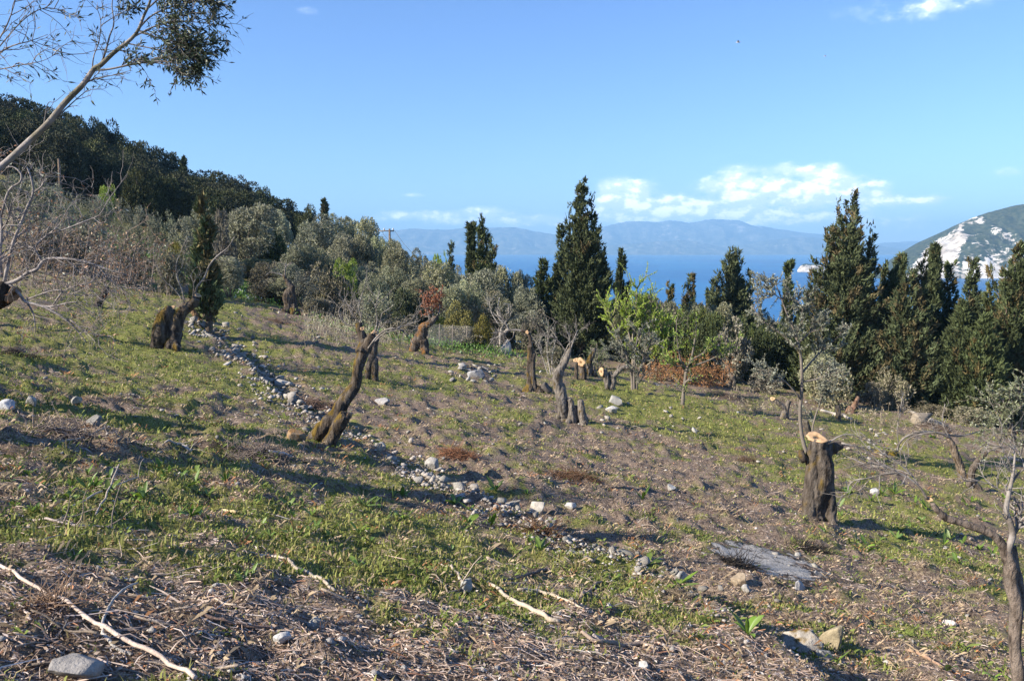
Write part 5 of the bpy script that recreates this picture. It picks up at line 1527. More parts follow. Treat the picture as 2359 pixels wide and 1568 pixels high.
def left_bare_tree():
    Y = 11.0
    b = np.array([-9.7, 11.4, float(gz(-9.7, 11.4)[0])])
    t = thing('bare_olive', 'sawn olive at the left edge, dark stub with many pale bare branches', 'tree', b)
    P, r = path_px([(-250, 830, 40, .4), (-200, 770, 34, .3), (-140, 730, 28, .2), (-80, 705, 26, .1), (-30, 690, 26), (4, 676, 26), (20, 672, 22)], Y)
    P = np.concatenate([(b + np.array([0, 0, -.2]))[None], P]); r = np.concatenate([[.34], r])
    up = smooth_path([b + np.array([0, 0, -.2]), b + np.array([.08, 0, .9]), b + np.array([-.05, 0, 1.7]), b + np.array([.1, .05, 2.4])], 4)
    gnarled(t, b, [(P, r), (up, np.linspace(.36, .2, len(up)))], 411, BARK * .75, -.05, .12, .03)
    cut_disc(t, b, px(31, 678, Y - .02), (.9, -.3, -.25), 19 * Y / FPX, 5, dark=True)
    rng = np.random.default_rng(413)
    G1, tips = Geo(), []
    BL = [[(0, 655, 5), (22, 652, 4.8), (44, 643, 4.6), (62, 630, 4.2), (85, 620, 4), (97, 604, 3.8), (112, 596, 3.4), (150, 596, 3), (190, 602, 2.6), (225, 612, 2.2), (252, 622, 1.5), (290, 632, 1)],
          [(97, 604, 3), (88, 588, 2.8), (80, 572, 2.6), (92, 556, 2.2), (112, 540, 1.8), (130, 525, 1.2)], [(80, 572, 2.2), (60, 568, 1.4), (40, 572, .9)],
          [(10, 650, 4), (20, 600, 3.8), (32, 555, 3.4), (46, 520, 3), (62, 480, 2.8), (76, 445, 2.4), (72, 412, 2), (62, 385, 1.4)], [(76, 445, 1.8), (95, 430, 1.4), (108, 405, .9)], [(46, 520, 2), (36, 500, 1.6), (28, 480, 1)],
          [(4, 640, 4), (0, 590, 3.8), (4, 530, 3.4), (-2, 480, 3)], [(2, 500, 2.6), (20, 440, 2.2), (46, 420, 2), (48, 400, 1.8), (30, 385, 1.5), (8, 388, 1)],
          [(22, 655, 4), (44, 676, 3.6), (58, 694, 3.4), (85, 702, 3), (112, 712, 2.6), (150, 735, 2.2), (178, 762, 1.6), (200, 790, 1)], [(60, 694, 2.4), (74, 716, 2), (80, 740, 1.4), (82, 766, .9)],
          [(85, 704, 2.6), (120, 706, 2.4), (160, 697, 2), (178, 696, 1.2)], [(30, 650, 2.4), (50, 640, 2), (64, 645, 1.4), (60, 625, 1)], [(150, 596, 2), (170, 612, 1.6), (178, 622, 1.2), (200, 622, .9)],
          [(112, 540, 1.8), (150, 528, 1.6), (190, 512, 1.4), (225, 498, 1.2), (240, 480, .9)], [(60, 690, 2), (130, 668, 1.6), (175, 680, 1.2), (235, 678, 1)], [(225, 612, 1.4), (250, 640, 1.2), (285, 668, .8)],
          [(160, 735, 1.6), (200, 765, 1.2), (255, 775, .8)], [(120, 706, 1.8), (150, 668, 1.4), (210, 650, 1)]]
    for i, pl in enumerate(BL):
        P, r = path_px([(q[0], q[1], q[2] * 1.05) for q in pl], Y)
        limb(t, b, P, r, LEFTB * 1.1, LEFTB * .6, 'branch', 6, 420 + i)
        twigs(G1, P, max(r[-1] * .8, .005), .55, 9, 2, rng, .85, -.02, LEFTB * .85, .3, tips=tips, tmin=.15)
    tag(G1.build('twigs', M_TWIG, t, b), kind='stuff')
    tipsR = [q for q in tips if rng.random() < .3]
    G = Geo(); leaves_on(G, tipsR, 1.6, .06, .02, np.array([.30, .155, .085]), rng, .3, .9, .2, .1)
    tag(G.build('dead_leaves', M_LEAF, t, b), kind='stuff')


left_bare_tree()
leafy('rusty_thicket', 'thicket of grey twigs with rust-brown dead leaves behind the bare branches at the left', 'thicket', 150, 640,
      [[(20 + 28 * i, 640, 1.4, (i % 3) - 1), (30 + 28 * i, 580, 1.1, (i % 3) - 1), (24 + 30 * i + (i % 3) * 6, 520 + (i % 4) * 12, .7, (i % 3) - 1)] for i in range(11)],
      np.array([.26, .17, .10]), M_LEAF, 421, (.9, 10, 2, .9, .05, .1), (3.2, .10, .04), Y=24, stemcol=np.array([.22, .175, .15]), silver=.1)
leafy('rusty_thicket', 'smaller rust-leaved twiggy patch left of the stump with two arms', 'thicket', 280, 650,
      [[(240 + 18 * i, 650, 1.3, (i % 3) * .6), (246 + 18 * i, 610, 1, (i % 3) * .6), (240 + 19 * i, 565 + (i % 3) * 14, .7)] for i in range(7)],
      np.array([.30, .16, .09]), M_LEAF, 423, (.9, 9, 2, .9, .05, .1), (2.8, .10, .04), Y=30, stemcol=np.array([.23, .19, .165]), silver=.2)
olive('olive_stump', 'small dark leaning stump on the green grass at the left', 232, 708, [[(226, 706, 10), (232, 690, 9), (238, 674, 8), (244, 660, 6)]], seed=431, moss=-.1, tone=BARK * .6, cat='stump', group=None,
      limbs=[[(244, 662, 1.6), (240, 640, 1.3), (222, 625, 1)], [(244, 662, 1.4), (262, 640, 1), (270, 615, .8)]], twig=(.5, 6, 2, .7))
# two more pruned olives stand just beyond the left edge: their shadows lie across the grass
for (X, Yy, h, lab) in ((-17.6, 22.0, 3.3, 'olive outside the left edge of view whose shadow reaches the fat split stump'),):
    zb = float(gz(X, Yy)[0]); b = np.array([X, Yy, zb])
    t = thing('pruned_olive', lab, 'tree', b, OLIVES)
    rg = np.random.default_rng(int(Yy))
    Q, _ = wander(b + np.array([0, 0, -.2]), (.12, 0, 1), h * .6, rg, 6, .12)
    Q2, _ = wander(Q[-2], (.6, .1, 1), h * .45, rg, 5, .12); Q3, _ = wander(Q[-2], (-.5, .2, 1), h * .4, rg, 5, .12)
    gnarled(t, b, [(Q, np.linspace(.34, .22, 7)), (Q2, np.linspace(.2, .08, 6)), (Q3, np.linspace(.18, .07, 6))], 451, BARK, 0, .12, .04)
    G1 = Geo(); tp = []
    for q in (Q2, Q3): twigs(G1, q, .02, 1.1, 9, 2, rg, .7, .2, LIMB * .8, tips=tp, tmin=.5)
    tag(G1.build('twigs', M_TWIG, t, b), kind='stuff')
    G = Geo(); leaves_on(G, tp, 8, .09, .03, GREYL, rg, .3, 1.0); tag(G.build('leaves', M_LEAF, t, b), kind='stuff')

# ------------------------------------------------------------------ stones
ROCKS = []
for k in range(10):
    rg = np.random.default_rng(500 + k)
    bm = bmesh.new()
    p = rg.uniform(-1, 1, size=(12, 3)); p = p / np.abs(p).max(1, keepdims=True) * rg.uniform(.7, 1.0, (12, 1)) * np.array([1, rg.uniform(.7, .95), rg.uniform(.5, .8)])
    for q in p: bm.verts.new(q)
    bmesh.ops.convex_hull(bm, input=bm.verts)
    loose = [v for v in bm.verts if not v.link_faces]
    bmesh.ops.delete(bm, geom=loose, context='VERTS')
    bm.verts.index_update()
    V = np.array([v.co[:] for v in bm.verts]); F = np.array([[v.index for v in f.verts] for f in bm.faces if len(f.verts) == 3])
    bm.free()
    G = Geo(); c = np.array([.36, .335, .295]) * rg.uniform(.85, 1.15)
    G.add(V, F, c * (1 + .06 * rg.normal(size=(len(V), 1))))
    ROCKS.append(G.mesh('stone', M_STONE))


def big_rock_mesh(seed, shape, col, moss=0.0, mosscol=(.20, .13, .03), power=1.0):
    """a boulder: subdivided hull with broken planes, lichen and moss of its own colour"""
    rg = np.random.default_rng(seed)
    bm = bmesh.new(); bmesh.ops.create_icosphere(bm, subdivisions=4, radius=1.0)
    V = np.array([v.co[:] for v in bm.verts]); F = np.array([[v.index for v in f.verts] for f in bm.faces]); bm.free()
    for _ in range(9):                            # chop with random planes
        n = unit(rg.normal(size=3)); d = rg.uniform(.38, .72)
        s = V @ n - d; V = V - n * np.clip(s, 0, None)[:, None] * .97
    nz = fbm(V[:, 0] * 3, V[:, 1] * 3, V[:, 2] * 3, 5, seed)
    V = V / np.abs(V).max(0) * (1 + (nz - .5) * .16)[:, None] * np.array(shape)
    n2 = fbm(V[:, 0] / max(shape) * 4, V[:, 1] / max(shape) * 4, V[:, 2] / max(shape) * 4, 4, seed + 3)
    C = np.array(col) * (.6 + .6 * n2)[:, None]
    st_ = sm(-V[:, 2] / shape[2] + (n2 - .5) * 2.2, .1, .9)[:, None] * .6; C = C * (1 - st_) + np.array([.15, .105, .07]) * st_
    if moss:
        m = sm(n2 + .25 * V[:, 2] / shape[2] + moss, .62, .8)[:, None]
        C = C * (1 - m) + np.array(mosscol) * m
    G = Geo(); G.add(V, F, C)
    return G.mesh('rock', M_STONE, smooth=False)


def put_rock(u, v, w, h, label, seed, col=(.40, .385, .355), moss=0, group=None, mosscol=(.20, .13, .03), tilt=0, name='rock'):
    b = hit(u, v); s = b[1] / FPX
    me = big_rock_mesh(seed, (w * s * .52, w * s * .42, h * s * .72), col, moss, mosscol)
    o = link(name, me, None, (b[0], b[1], b[2] + h * s * .32))
    rg = np.random.default_rng(seed); o.rotation_euler = (tilt, tilt * .5, rg.uniform(-.4, .4))
    return tag(o, label, 'rock', group)


put_rock(1848, 1496, 92, 62, 'big pale boulder capped with brown moss, in the foreground right of centre', 601, col=(.5, .46, .40), moss=.06, mosscol=(.17, .11, .03))
put_rock(1918, 1492, 62, 62, 'tilted tan slab leaning on the brown-capped boulder', 602, col=(.44, .37, .27), tilt=.35)
put_rock(1893, 1516, 42, 24, 'flat grey stone at the foot of the brown-capped boulder', 603)
put_rock(165, 1552, 150, 62, 'grey wedge-shaped rock in the bottom left corner beside the long pale pole', 604, col=(.33, .31, .285))
put_rock(722, 1446, 36, 28, 'small split grey stone, upper of the two lying close together at the bottom', 605)
put_rock(651, 1478, 44, 28, 'rounded pale stone, lower of the two lying close together at the bottom', 606, col=(.5, .49, .47))
put_rock(1078, 1362, 36, 34, 'grey angular stone between the forked dry stick and the pale branch', 607, col=(.33, .33, .31))
put_rock(685, 1010, 46, 26, 'rust-mossed brown boulder at the left foot of the leaning trunk', 608, col=(.22, .16, .1), moss=.1, mosscol=(.24, .12, .03))
put_rock(1418, 930, 32, 20, 'pale grey rock on the grass right of the hollow stump', 609)
put_rock(1408, 950, 28, 16, 'bright white stone just below the pale grey rock near the hollow stump', 610, col=(.55, .54, .52))
put_rock(1260, 904, 32, 24, 'dark rounded rock leaning against the foot of the arched trunk', 611, col=(.13, .115, .10))
put_rock(1166, 816, 34, 36, 'whitish rock block by the end of the wire fence', 612, col=(.42, .40, .37))
put_rock(1704, 1345, 44, 26, 'brown-stained angular stone below the ash patch', 613, col=(.38, .31, .24))
put_rock(1718, 1362, 22, 18, 'small grey cube-like stone next to the brown-stained one below the ash patch', 614)
put_rock(1840, 1356, 32, 20, 'pale stone below the right end of the ash patch', 615, col=(.46, .44, .42))
put_rock(2186, 1441, 30, 16, 'oblong pinkish-white stone alone on the brown litter, lower right', 616, col=(.52, .47, .43))
put_rock(2012, 1138, 22, 16, 'white stone on the grass right of the thick sawn trunk', 617, col=(.55, .54, .52))
put_rock(1312, 1170, 30, 16, 'white-topped stone right of the tumbled terrace wall', 618, col=(.47, .45, .42))
put_rock(1238, 1178, 34, 34, 'tall white stone standing at the end of the tumbled wall heap', 619, col=(.46, .43, .39))
put_rock(180, 928, 28, 18, 'rounded grey stone on the left grass, middle of the three in a line', 620)
put_rock(74, 932, 26, 24, 'upright grey stone on the left grass, next to the bluish one at the edge', 621)
put_rock(16, 942, 34, 24, 'bluish-white stone at the left edge of the grass', 622, col=(.46, .47, .50))
put_rock(220, 980, 40, 24, 'dark flat-topped rock at the edge of the left scrub', 623, col=(.2, .19, .175))
put_rock(468, 752, 30, 16, 'bluish-white stone in front of the propped brown log', 624, col=(.5, .5, .52))
put_rock(880, 930, 34, 14, 'flat pale stone lying on the dark litter right of the leaning trunk', 625, col=(.42, .40, .38))
put_rock(1000, 1084, 44, 34, 'jagged pale rock with broken pieces at the bend of the tumbled wall', 626, col=(.46, .44, .41))
put_rock(879, 1034, 18, 16, 'small grey upright stone right of the wall below the leaning trunk', 627)
put_rock(1545, 1128, 24, 14, 'white stone on brown litter in the middle of the field', 628, col=(.5, .49, .46))
put_rock(2118, 972, 60, 26, 'long brown-grey boulder under the cypress row', 629, col=(.24, .2, .165))
put_rock(1568, 1336, 34, 26, 'grey pointed stone in the dark hollow of the terrace edge', 630, col=(.34, .33, .31))
put_rock(1376, 1480, 32, 24, 'pinkish stone beside the thick curved stick at the bottom', 631, col=(.48, .40, .36))
put_rock(1478, 1538, 30, 18, 'white chalky stone at the bottom, right of the thick curved stick', 632, col=(.52, .5, .46))
put_rock(1092, 868, 48, 20, 'bluish rock heap top in the stony patch before the fence', 633, col=(.40, .40, .41))

# the tumbled terrace wall: each stone a piece
wt = thing('terrace_wall', 'tumbled line of pale grey field stones running down across the grove', 'stone wall', (float(WALL[8][0]), float(WALL[8][1]), float(gz(*WALL[8])[0])))
wloc = np.array(wt.location)
rg = np.random.default_rng(640)
segL = np.linalg.norm(np.diff(WALL, axis=0), axis=1)
dens = np.array([8, 10, 15, 18, 17, 10, 14, 8, 12, 24, 30, 32, 30, 28, 18, 8, 4, 3, 3], float)[:len(segL)]
cnt = 0
for i, k in enumerate(dens.astype(int)):
    for _ in range(k):
        t_ = rg.random(); p = WALL[i] * (1 - t_) + WALL[i + 1] * t_
        d = (WALL[i + 1] - WALL[i]) / segL[i]; nrm = np.array([d[1], -d[0]]) * _sgn
        off = rg.normal() * .26 + .08
        q = p + nrm * off * (1.0 if p[1] < 14 else 1.5)
        px_w = rg.lognormal(math.log(18 if i > 8 else 14), .5)
        s = np.clip(px_w * q[1] / FPX * .5, .035, .30)
        z = float(gz(q[0], q[1])[0]) + s * rg.uniform(.1, .6) + .16 * rg.random() * math.exp(-(off / .3) ** 2)
        o = link('stone', ROCKS[rg.integers(10)], wt)
        o.location = (q[0] - wloc[0], q[1] - wloc[1], z - wloc[2])
        o.scale = (s, s * rg.uniform(.7, 1.1), s * rg.uniform(.6, 1.0)); o.rotation_euler = (rg.normal() * .35, rg.normal() * .35, rg.uniform(0, 6.28))
        cnt += 1


# the small rubble between them
GR = Geo(); oc = np.array([[1, 0, 0], [-.9, .1, 0], [0, .8, .1], [.1, -.85, 0], [.1, 0, .6], [0, 0, -.5], [.6, .5, .35], [-.5, -.55, .3]])
of = np.array([[0, 6, 4], [6, 2, 4], [2, 1, 4], [1, 7, 4], [7, 3, 4], [3, 0, 4], [2, 6, 5], [6, 0, 5], [1, 2, 5], [7, 1, 5], [3, 7, 5], [0, 3, 5]])
for _ in range(3400):
    i = rg.choice(len(dens), p=dens / dens.sum()); t_ = rg.random(); p = WALL[i] * (1 - t_) + WALL[i + 1] * t_
    d = (WALL[i + 1] - WALL[i]) / segL[i]; off = rg.normal() * .38 + .1
    q = p + np.array([d[1], -d[0]]) * _sgn * off * (1.0 if p[1] < 14 else 1.6)
    s = np.clip(rg.lognormal(math.log(8.5), .45) * q[1] / FPX * .5, .012, .12)
    V = oc * (1 + .28 * rg.normal(size=oc.shape)) * s; a_ = rg.uniform(0, 6.28)
    V = np.stack([V[:, 0] * math.cos(a_) - V[:, 1] * math.sin(a_), V[:, 0] * math.sin(a_) + V[:, 1] * math.cos(a_), V[:, 2]], 1)
    GR.add(V + np.array([q[0], q[1], float(gz(q[0], q[1])[0]) + s * .3 + .05 * rg.random()]), of, np.array([.36, .33, .29]) * rg.uniform(.45, 1.35))
tag(GR.build('rubble', M_STONE, wt, wloc), kind='stuff')


def loose(region, k, label, group, lo, hi, name='loose_stone', seed=1, cm=None):
    rg = np.random.default_rng(seed)
    (u0, v0, u1, v1) = region
    for _ in range(k):
        u, v = rg.uniform(u0, u1), rg.uniform(v0, v1)
        b = hit(u, v); s = np.clip(rg.uniform(lo, hi) * b[1] / FPX * .5, .015, .3)
        o = link(name, ROCKS[rg.integers(10)], None, (b[0], b[1], b[2] + s * rg.uniform(.0, .4)))
        o.scale = (s, s * rg.uniform(.7, 1.1), s * rg.uniform(.6, .95)); o.rotation_euler = (rg.normal() * .3, rg.normal() * .3, rg.uniform(0, 6.28))
        tag(o, label, 'stone', group)


loose((1030, 840, 1150, 880), 26, 'pale stone of the low stony patch in front of the wire fence', 'stones of the patch before the fence', 9, 20, seed=651)
loose((1380, 940, 1620, 1000), 16, 'pale stone in the broken row right of the hollow stump', 'stones in the row right of the hollow stump', 8, 18, seed=652)
loose((1950, 990, 2080, 1060), 22, 'pale stone strewn beyond the thick sawn trunk', 'stones beyond the thick trunk', 8, 18, seed=653)
loose((1000, 780, 1190, 812), 12, 'grey stone in the weedy line under the wire fence', 'stones under the fence', 8, 15, seed=654)
loose((1350, 1270, 1950, 1530), 46, 'loose grey stone on the litter around the ash patch and terrace edge', 'loose stones lower right', 8, 20, seed=655)
loose((1950, 1180, 2330, 1520), 24, 'small pale stone on the litter at the lower right', 'small stones at the lower right', 7, 15, seed=656)
loose((560, 1290, 1380, 1560), 40, 'small chalky stone in the foreground litter', 'small foreground stones', 7, 15, seed=657)
loose((20, 870, 640, 1060), 22, 'small grey stone on the left grass', 'small stones on the left grass', 8, 16, seed=658)
loose((900, 820, 1900, 1160), 60, 'small pale stone on the middle of the field', 'small stones on the middle field', 6, 13, seed=659)
loose((480, 690, 900, 860), 24, 'small stone on the far left part of the field', 'small stones on the far left field', 7, 14, seed=660)

# ------------------------------------------------------------------ big sticks lying in the foreground


def stick(pts, label, seed, col=(.34, .27, .21), name='fallen_branch', lift=1.0, twigc=0, cat='branch'):
    P, r = [], []
    for (u, v, rp, *hh) in pts:
        b = hit(u, v); s = b[1] / FPX
        rp = rp * .8; P.append([b[0], b[1], b[2] + rp * s * lift + (hh[0] * s if hh else 0)]); r.append(rp * s)
    A = smooth_path(np.concatenate([np.array(P), np.array(r)[:, None]], 1), 4)
    rg = np.random.default_rng(seed)
    A[1:-1, :3] += rg.normal(size=(len(A) - 2, 3)) * .004
    A[:, 2] = np.maximum(A[:, 2], gz(A[:, 0], A[:, 1]) + A[:, 3] * .9 + .004 + (.022 if lift > 2 else 0))
    V, F = tube(A[:, :3], A[:, 3] * (1 + .08 * rg.normal(size=len(A))), 8)
    n = fbm(V[:, 0] * 14, V[:, 1] * 14, V[:, 2] * 14, 3, seed)[:, None]
    G = Geo(); G.add(V, F, np.array(col) * (.6 + .8 * n))
    if twigc: twigs(G, A[:, :3], .006, .3, twigc, 1, rg, .8, .1, np.array(col) * .9)
    o = G.build(name, M_LIMB, None, tuple(A[0, :3]), True)
    return tag(o, label, cat)


stick([(-40, 1290, 3.5), (30, 1330, 5), (110, 1385, 5.5), (200, 1435, 6), (290, 1492, 6.5), (370, 1535, 7), (450, 1580, 7.5)], 'long pale straight pole lying diagonally in the bottom left corner', 701, (.50, .40, .33), 'fallen_pole', 3.4)
stick([(318, 1368, 3, 26), (270, 1398, 4, 30), (240, 1440, 4.5, 12), (244, 1475, 5, 4), (280, 1502, 5), (305, 1512, 5)], 'thin grey curved branch hooked over the long pale pole', 702, (.38, .35, .31))
stick([(420, 1405, 6), (480, 1424, 6), (550, 1442, 5), (640, 1452, 4)], 'straight brown stick pointing at the pale rounded stone', 703, (.24, .16, .12))
stick([(664, 1290, 4), (680, 1312, 6), (715, 1328, 6), (745, 1342, 5), (772, 1364, 4)], 'wavy grey-tan stick in the middle of the foreground', 704, (.40, .34, .27))
stick([(1128, 1348, 5), (1170, 1380, 6), (1220, 1405, 7), (1262, 1430, 8), (1290, 1436, 5)], 'pale branch with a knobbed end, lower middle', 705, (.42, .35, .27))
stick([(1192, 1360, 4), (1250, 1368, 5), (1300, 1385, 4), (1345, 1405, 3)], 'pale stick parallel to and just above the knobbed branch', 706, (.46, .38, .29))
stick([(1325, 1456, 5), (1365, 1480, 7), (1430, 1492, 7), (1480, 1488, 7), (1512, 1500, 5)], 'thick curved brown stick at the bottom, right of centre', 707, (.30, .23, .18))
stick([(1010, 1298, 3), (1045, 1316, 4), (1062, 1345, 5), (1070, 1372, 4)], 'curved forked dry stick left of the grey angular stone', 708, (.40, .33, .27), twigc=5)
stick([(1140, 1344, 4), (1200, 1330, 4), (1255, 1316, 5), (1268, 1322, 3)], 'dark thin stick arching over the pale branches', 709, (.17, .13, .11))
stick([(1336, 1382, 5), (1362, 1362, 5), (1388, 1342, 4)], 'short brown stick pointing up right, near the terrace edge', 710, (.28, .21, .16))
stick([(1578, 1425, 4), (1592, 1408, 5), (1606, 1392, 4)], 'short tan splinter at the terrace hollow', 711, (.42, .31, .2))
stick([(560, 1272, 3), (620, 1284, 4), (665, 1290, 3)], 'thin pale stick left of the wavy one', 712, (.42, .36, .3))
stick([(10, 1340, 3), (50, 1400, 4), (72, 1430, 3)], 'short pale stick left of the long pole', 713, (.46, .38, .33))
stick([(510, 1178, 4), (545, 1184, 5)], 'small bright split piece of wood on the green strip', 714, (.6, .45, .25), cat='wood chip', name='wood_chip')
stick([(380, 1022, 3), (415, 1028, 5), (440, 1042, 5)], 'pale forked branch lying in the charred strip on the left', 715, (.38, .33, .28), twigc=6)
stick([(130, 1020, 3), (190, 1010, 3), (240, 988, 3)], 'thin bare branch lying by the dark flat-topped rock', 716, (.34, .29, .24), twigc=5)
stick([(620, 1046, 3, 6), (650, 1050, 4, 4), (672, 1054, 3)], 'bluish-white weathered stick on the charred strip', 717, (.52, .52, .54))
stick([(2086, 1500, 4), (2130, 1515, 5), (2170, 1540, 4)], 'reddish bark strip lying right of the boulders', 718, (.34, .22, .15))
stick([(140, 1180, 3), (240, 1140, 3, 10), (320, 1120, 2, 20)], 'long thin twig leaning over the green strip at the left', 719, (.36, .31, .26), twigc=5)
stick([(60, 1200, 4), (160, 1212, 4), (260, 1218, 3)], 'long thin twig lying flat at the left foreground', 720, (.36, .30, .26), twigc=6)
stick([(220, 1190, 3, 2), (250, 1150, 3, 16), (276, 1100, 2, 30)], 'slanted dry stalk sticking up in the shaded strip at the left', 721, (.36, .3, .25))
stick([(1890, 948, 4), (1925, 958, 5), (1960, 968, 4)], 'pale log lying right of the narrow dark stump', 722, (.42, .37, .31))
stick([(2096, 950, 4), (2130, 966, 5), (2170, 980, 4)], 'weathered pale branch by the long boulder under the cypresses', 723, (.42, .38, .33), twigc=8)
rgk = np.random.default_rng(760)
for i in range(70):
    fg = i < 46
    u, v = (rgk.uniform(-20, 1500), rgk.uniform(1250, 1560)) if fg else (rgk.uniform(1000, 2300), rgk.uniform(960, 1300))
    p0 = hit(u, v); a_ = rgk.uniform(0, 3.14); L = rgk.uniform(.12, .55) * (1 if fg else 1.5)
    Q, _ = wander((p0[0], p0[1], p0[2]), (math.cos(a_), math.sin(a_), 0), L, rgk, 5, .22)
    r_ = rgk.uniform(.003, .0075) * (1 if fg else 1.4)
    Q[:, 2] = gz(Q[:, 0], Q[:, 1]) + r_ + np.abs(np.linspace(-1, 1, 6)) * rgk.uniform(0, .04)
    V, F = tube(smooth_path(Q, 2), np.linspace(r_, r_ * .5, 11), 6); c = np.array([.36, .29, .225]) * rgk.uniform(.5, 1.3)
    G = Geo(); G.add(V, F, c * (.8 + .4 * rgk.random((len(V), 1))))
    o = G.build('small_stick', M_LIMB, None, tuple(Q[0]), True)
    tag(o, 'short dry stick lying on the foreground litter' if fg else 'short dry stick lying on the middle of the field', 'stick', 'small sticks of the foreground' if fg else 'small sticks of the middle field')
# ------------------------------------------------------------------ brush heaps


def heap(u, v, w, h, label, seed, col, nt=420, soil=(.075, .053, .038)):
    b = hit(u, v); s = b[1] / FPX; rg = np.random.default_rng(seed)
    t = thing('brush_heap', label, 'brush heap', b)
    n = 20; ang = np.linspace(0, 2 * np.pi, n, endpoint=False)
    G = Geo(); V = []
    for q, zf in ((1, -.12), (.8, .05), (.5, .2), (.2, .3)):
        rr = w * s * .36 * q * (1 + .18 * rg.normal(size=n)); x = b[0] + rr * np.cos(ang); y = b[1] + rr * .8 * np.sin(ang)
        V.append(np.stack([x, y, gz(x, y) + h * s * zf * (1 + .25 * rg.normal(size=n))], 1))
    V = np.concatenate(V + [np.array([[b[0], b[1], b[2] + h * s * .3]])])
    F = [[i * n + j, i * n + (j + 1) % n, (i + 1) * n + (j + 1) % n, (i + 1) * n + j] for i in range(3) for j in range(n)]
    T = [[3 * n + j, 3 * n + (j + 1) % n, 4 * n] for j in range(n)]
    G.add(V, [np.array(F), np.array(T)], np.array(soil) * (1 + .3 * rg.random((len(V), 1))))
    G.build('soil_mound', M_LITTER, t, b)
    G2 = Geo()
    aa = rg.uniform(0, 6.28, nt); qq = rg.random(nt) ** .6 * 1.1
    xx, yy = b[0] + np.cos(aa) * qq * w * s * .5, b[1] + np.sin(aa) * qq * w * s * .4
    zz = gz(xx, yy)
    for x, y, z0, q in zip(xx, yy, zz, qq):
        z = z0 + h * s * max(.05, .7 * (1 - q)) * rg.uniform(.5, 1.1)
        d = unit(np.array([rg.normal(), rg.normal(), rg.normal() * .3 + .05]))
        L = rg.uniform(.1, .4) * (.5 if b[1] < 8 else 1)
        Q, _ = wander((x, y, z), d, L, rg, 3, .25)
        V, F = tube(Q, np.linspace(.006, .002, len(Q)) * (.45 if b[1] < 8 else 1), 3, cap=False); G2.add(V, F, np.array(col) * rg.uniform(.5, 1.4))
    tag(G2.build('brushwood', M_TWIG, t, b), kind='stuff')


heap(1320, 1096, 110, 17, 'dark turned-over heap of roots and soil in the middle of the field', 731, (.17, .10, .06))
heap(1050, 1046, 80, 14, 'rusty brown heap of dead brush right of the tumbled wall', 732, (.28, .14, .08))
heap(590, 1050, 140, 26, 'charred grey brush heap below the leaning trunk', 733, (.22, .18, .155))
heap(730, 938, 120, 24, 'reddish brush heap left of the leaning trunk', 734, (.24, .16, .12))
heap(640, 742, 70, 14, 'low brown brush heap left on the far grass', 735, (.2, .13, .09), 140)
heap(1720, 1062, 50, 18, 'small dark root clump left of the thick sawn trunk', 736, (.15, .10, .065), 120)
heap(1680, 916, 110, 14, 'dark burnt brush strip right of the young leafing tree', 737, (.12, .095, .08), 160)
heap(150, 1000, 170, 26, 'tangle of dry twigs at the left, beside the dark flat-topped rock', 738, (.30, .24, .2), 240)
heap(1245, 1232, 70, 26, 'dark root clod at the break of the terrace wall', 739, (.16, .09, .05), 140)
heap(120, 1395, 100, 16, 'brown clod with dry stalks above the long pale pole', 740, (.27, .18, .12), 300)
heap(1560, 1376, 90, 28, 'dark clod with dry stalks on the terrace edge', 741, (.28, .22, .15), 170)
heap(2150, 985, 150, 26, 'grey heap of cut branches below the right-hand cypresses', 742, (.34, .31, .28), 260)
heap(1700, 1300, 70, 6, 'thin scatter of charred twigs at the lower edge of the ash patch', 744, (.05, .042, .036), 200, (.03, .027, .025))
heap(1860, 1262, 90, 6, 'thin scatter of charred twigs at the right end of the ash patch', 745, (.05, .042, .036), 240, (.03, .027, .025))
heap(40, 812, 90, 20, 'black burnt brush patch at the left edge', 743, (.05, .04, .036), 160, (.02, .016, .014))
# ------------------------------------------------------------------ broad-leaved plants
LEAFM = []
for k in range(5):
    rg = np.random.default_rng(800 + k)
    G = Geo(); m = 6; V = []
    w = np.array([.25, .7, 1.0, .95, .6, .04]) * .14
    bend = rg.uniform(.3, 1.1)
    for i in range(m):
        t_ = i / (m - 1)
        x = t_ * math.cos(bend * t_ * .9); z = t_ * math.sin(1.25 - bend * t_ * 1.1) * .9 + .02
        V += [(x, -w[i], z + .02), (x, 0, z - .02), (x, w[i], z + .02)]
    F = []
    for i in range(m - 1):
        a = i * 3
        F += [[a, a + 3, a + 4, a + 1], [a + 1, a + 4, a + 5, a + 2]]
    c = np.array([.12, .20, .04]) * rg.uniform(.8, 1.5) + np.array([.05, .04, .0]) * rg.random()
    G.add(V, np.array(F), c); LEAFM.append(G.mesh('leaf', M_PLANT, smooth=True))


def squill(u, v, hpx, n, label, seed, group=None):
    b = hit(u, v); s = hpx * b[1] / FPX; rg = np.random.default_rng(seed)
    t = thing('squill_plant', label, 'plant', b, group)
    for i in range(n):
        o = link('leaf', LEAFM[rg.integers(5)], t)
        k = s * rg.uniform(.6, 1.15)
        o.scale = (k, k * rg.uniform(.7, 1.2), k); o.rotation_euler = (rg.normal() * .25, rg.normal() * .25 - .1, rg.uniform(0, 6.28))


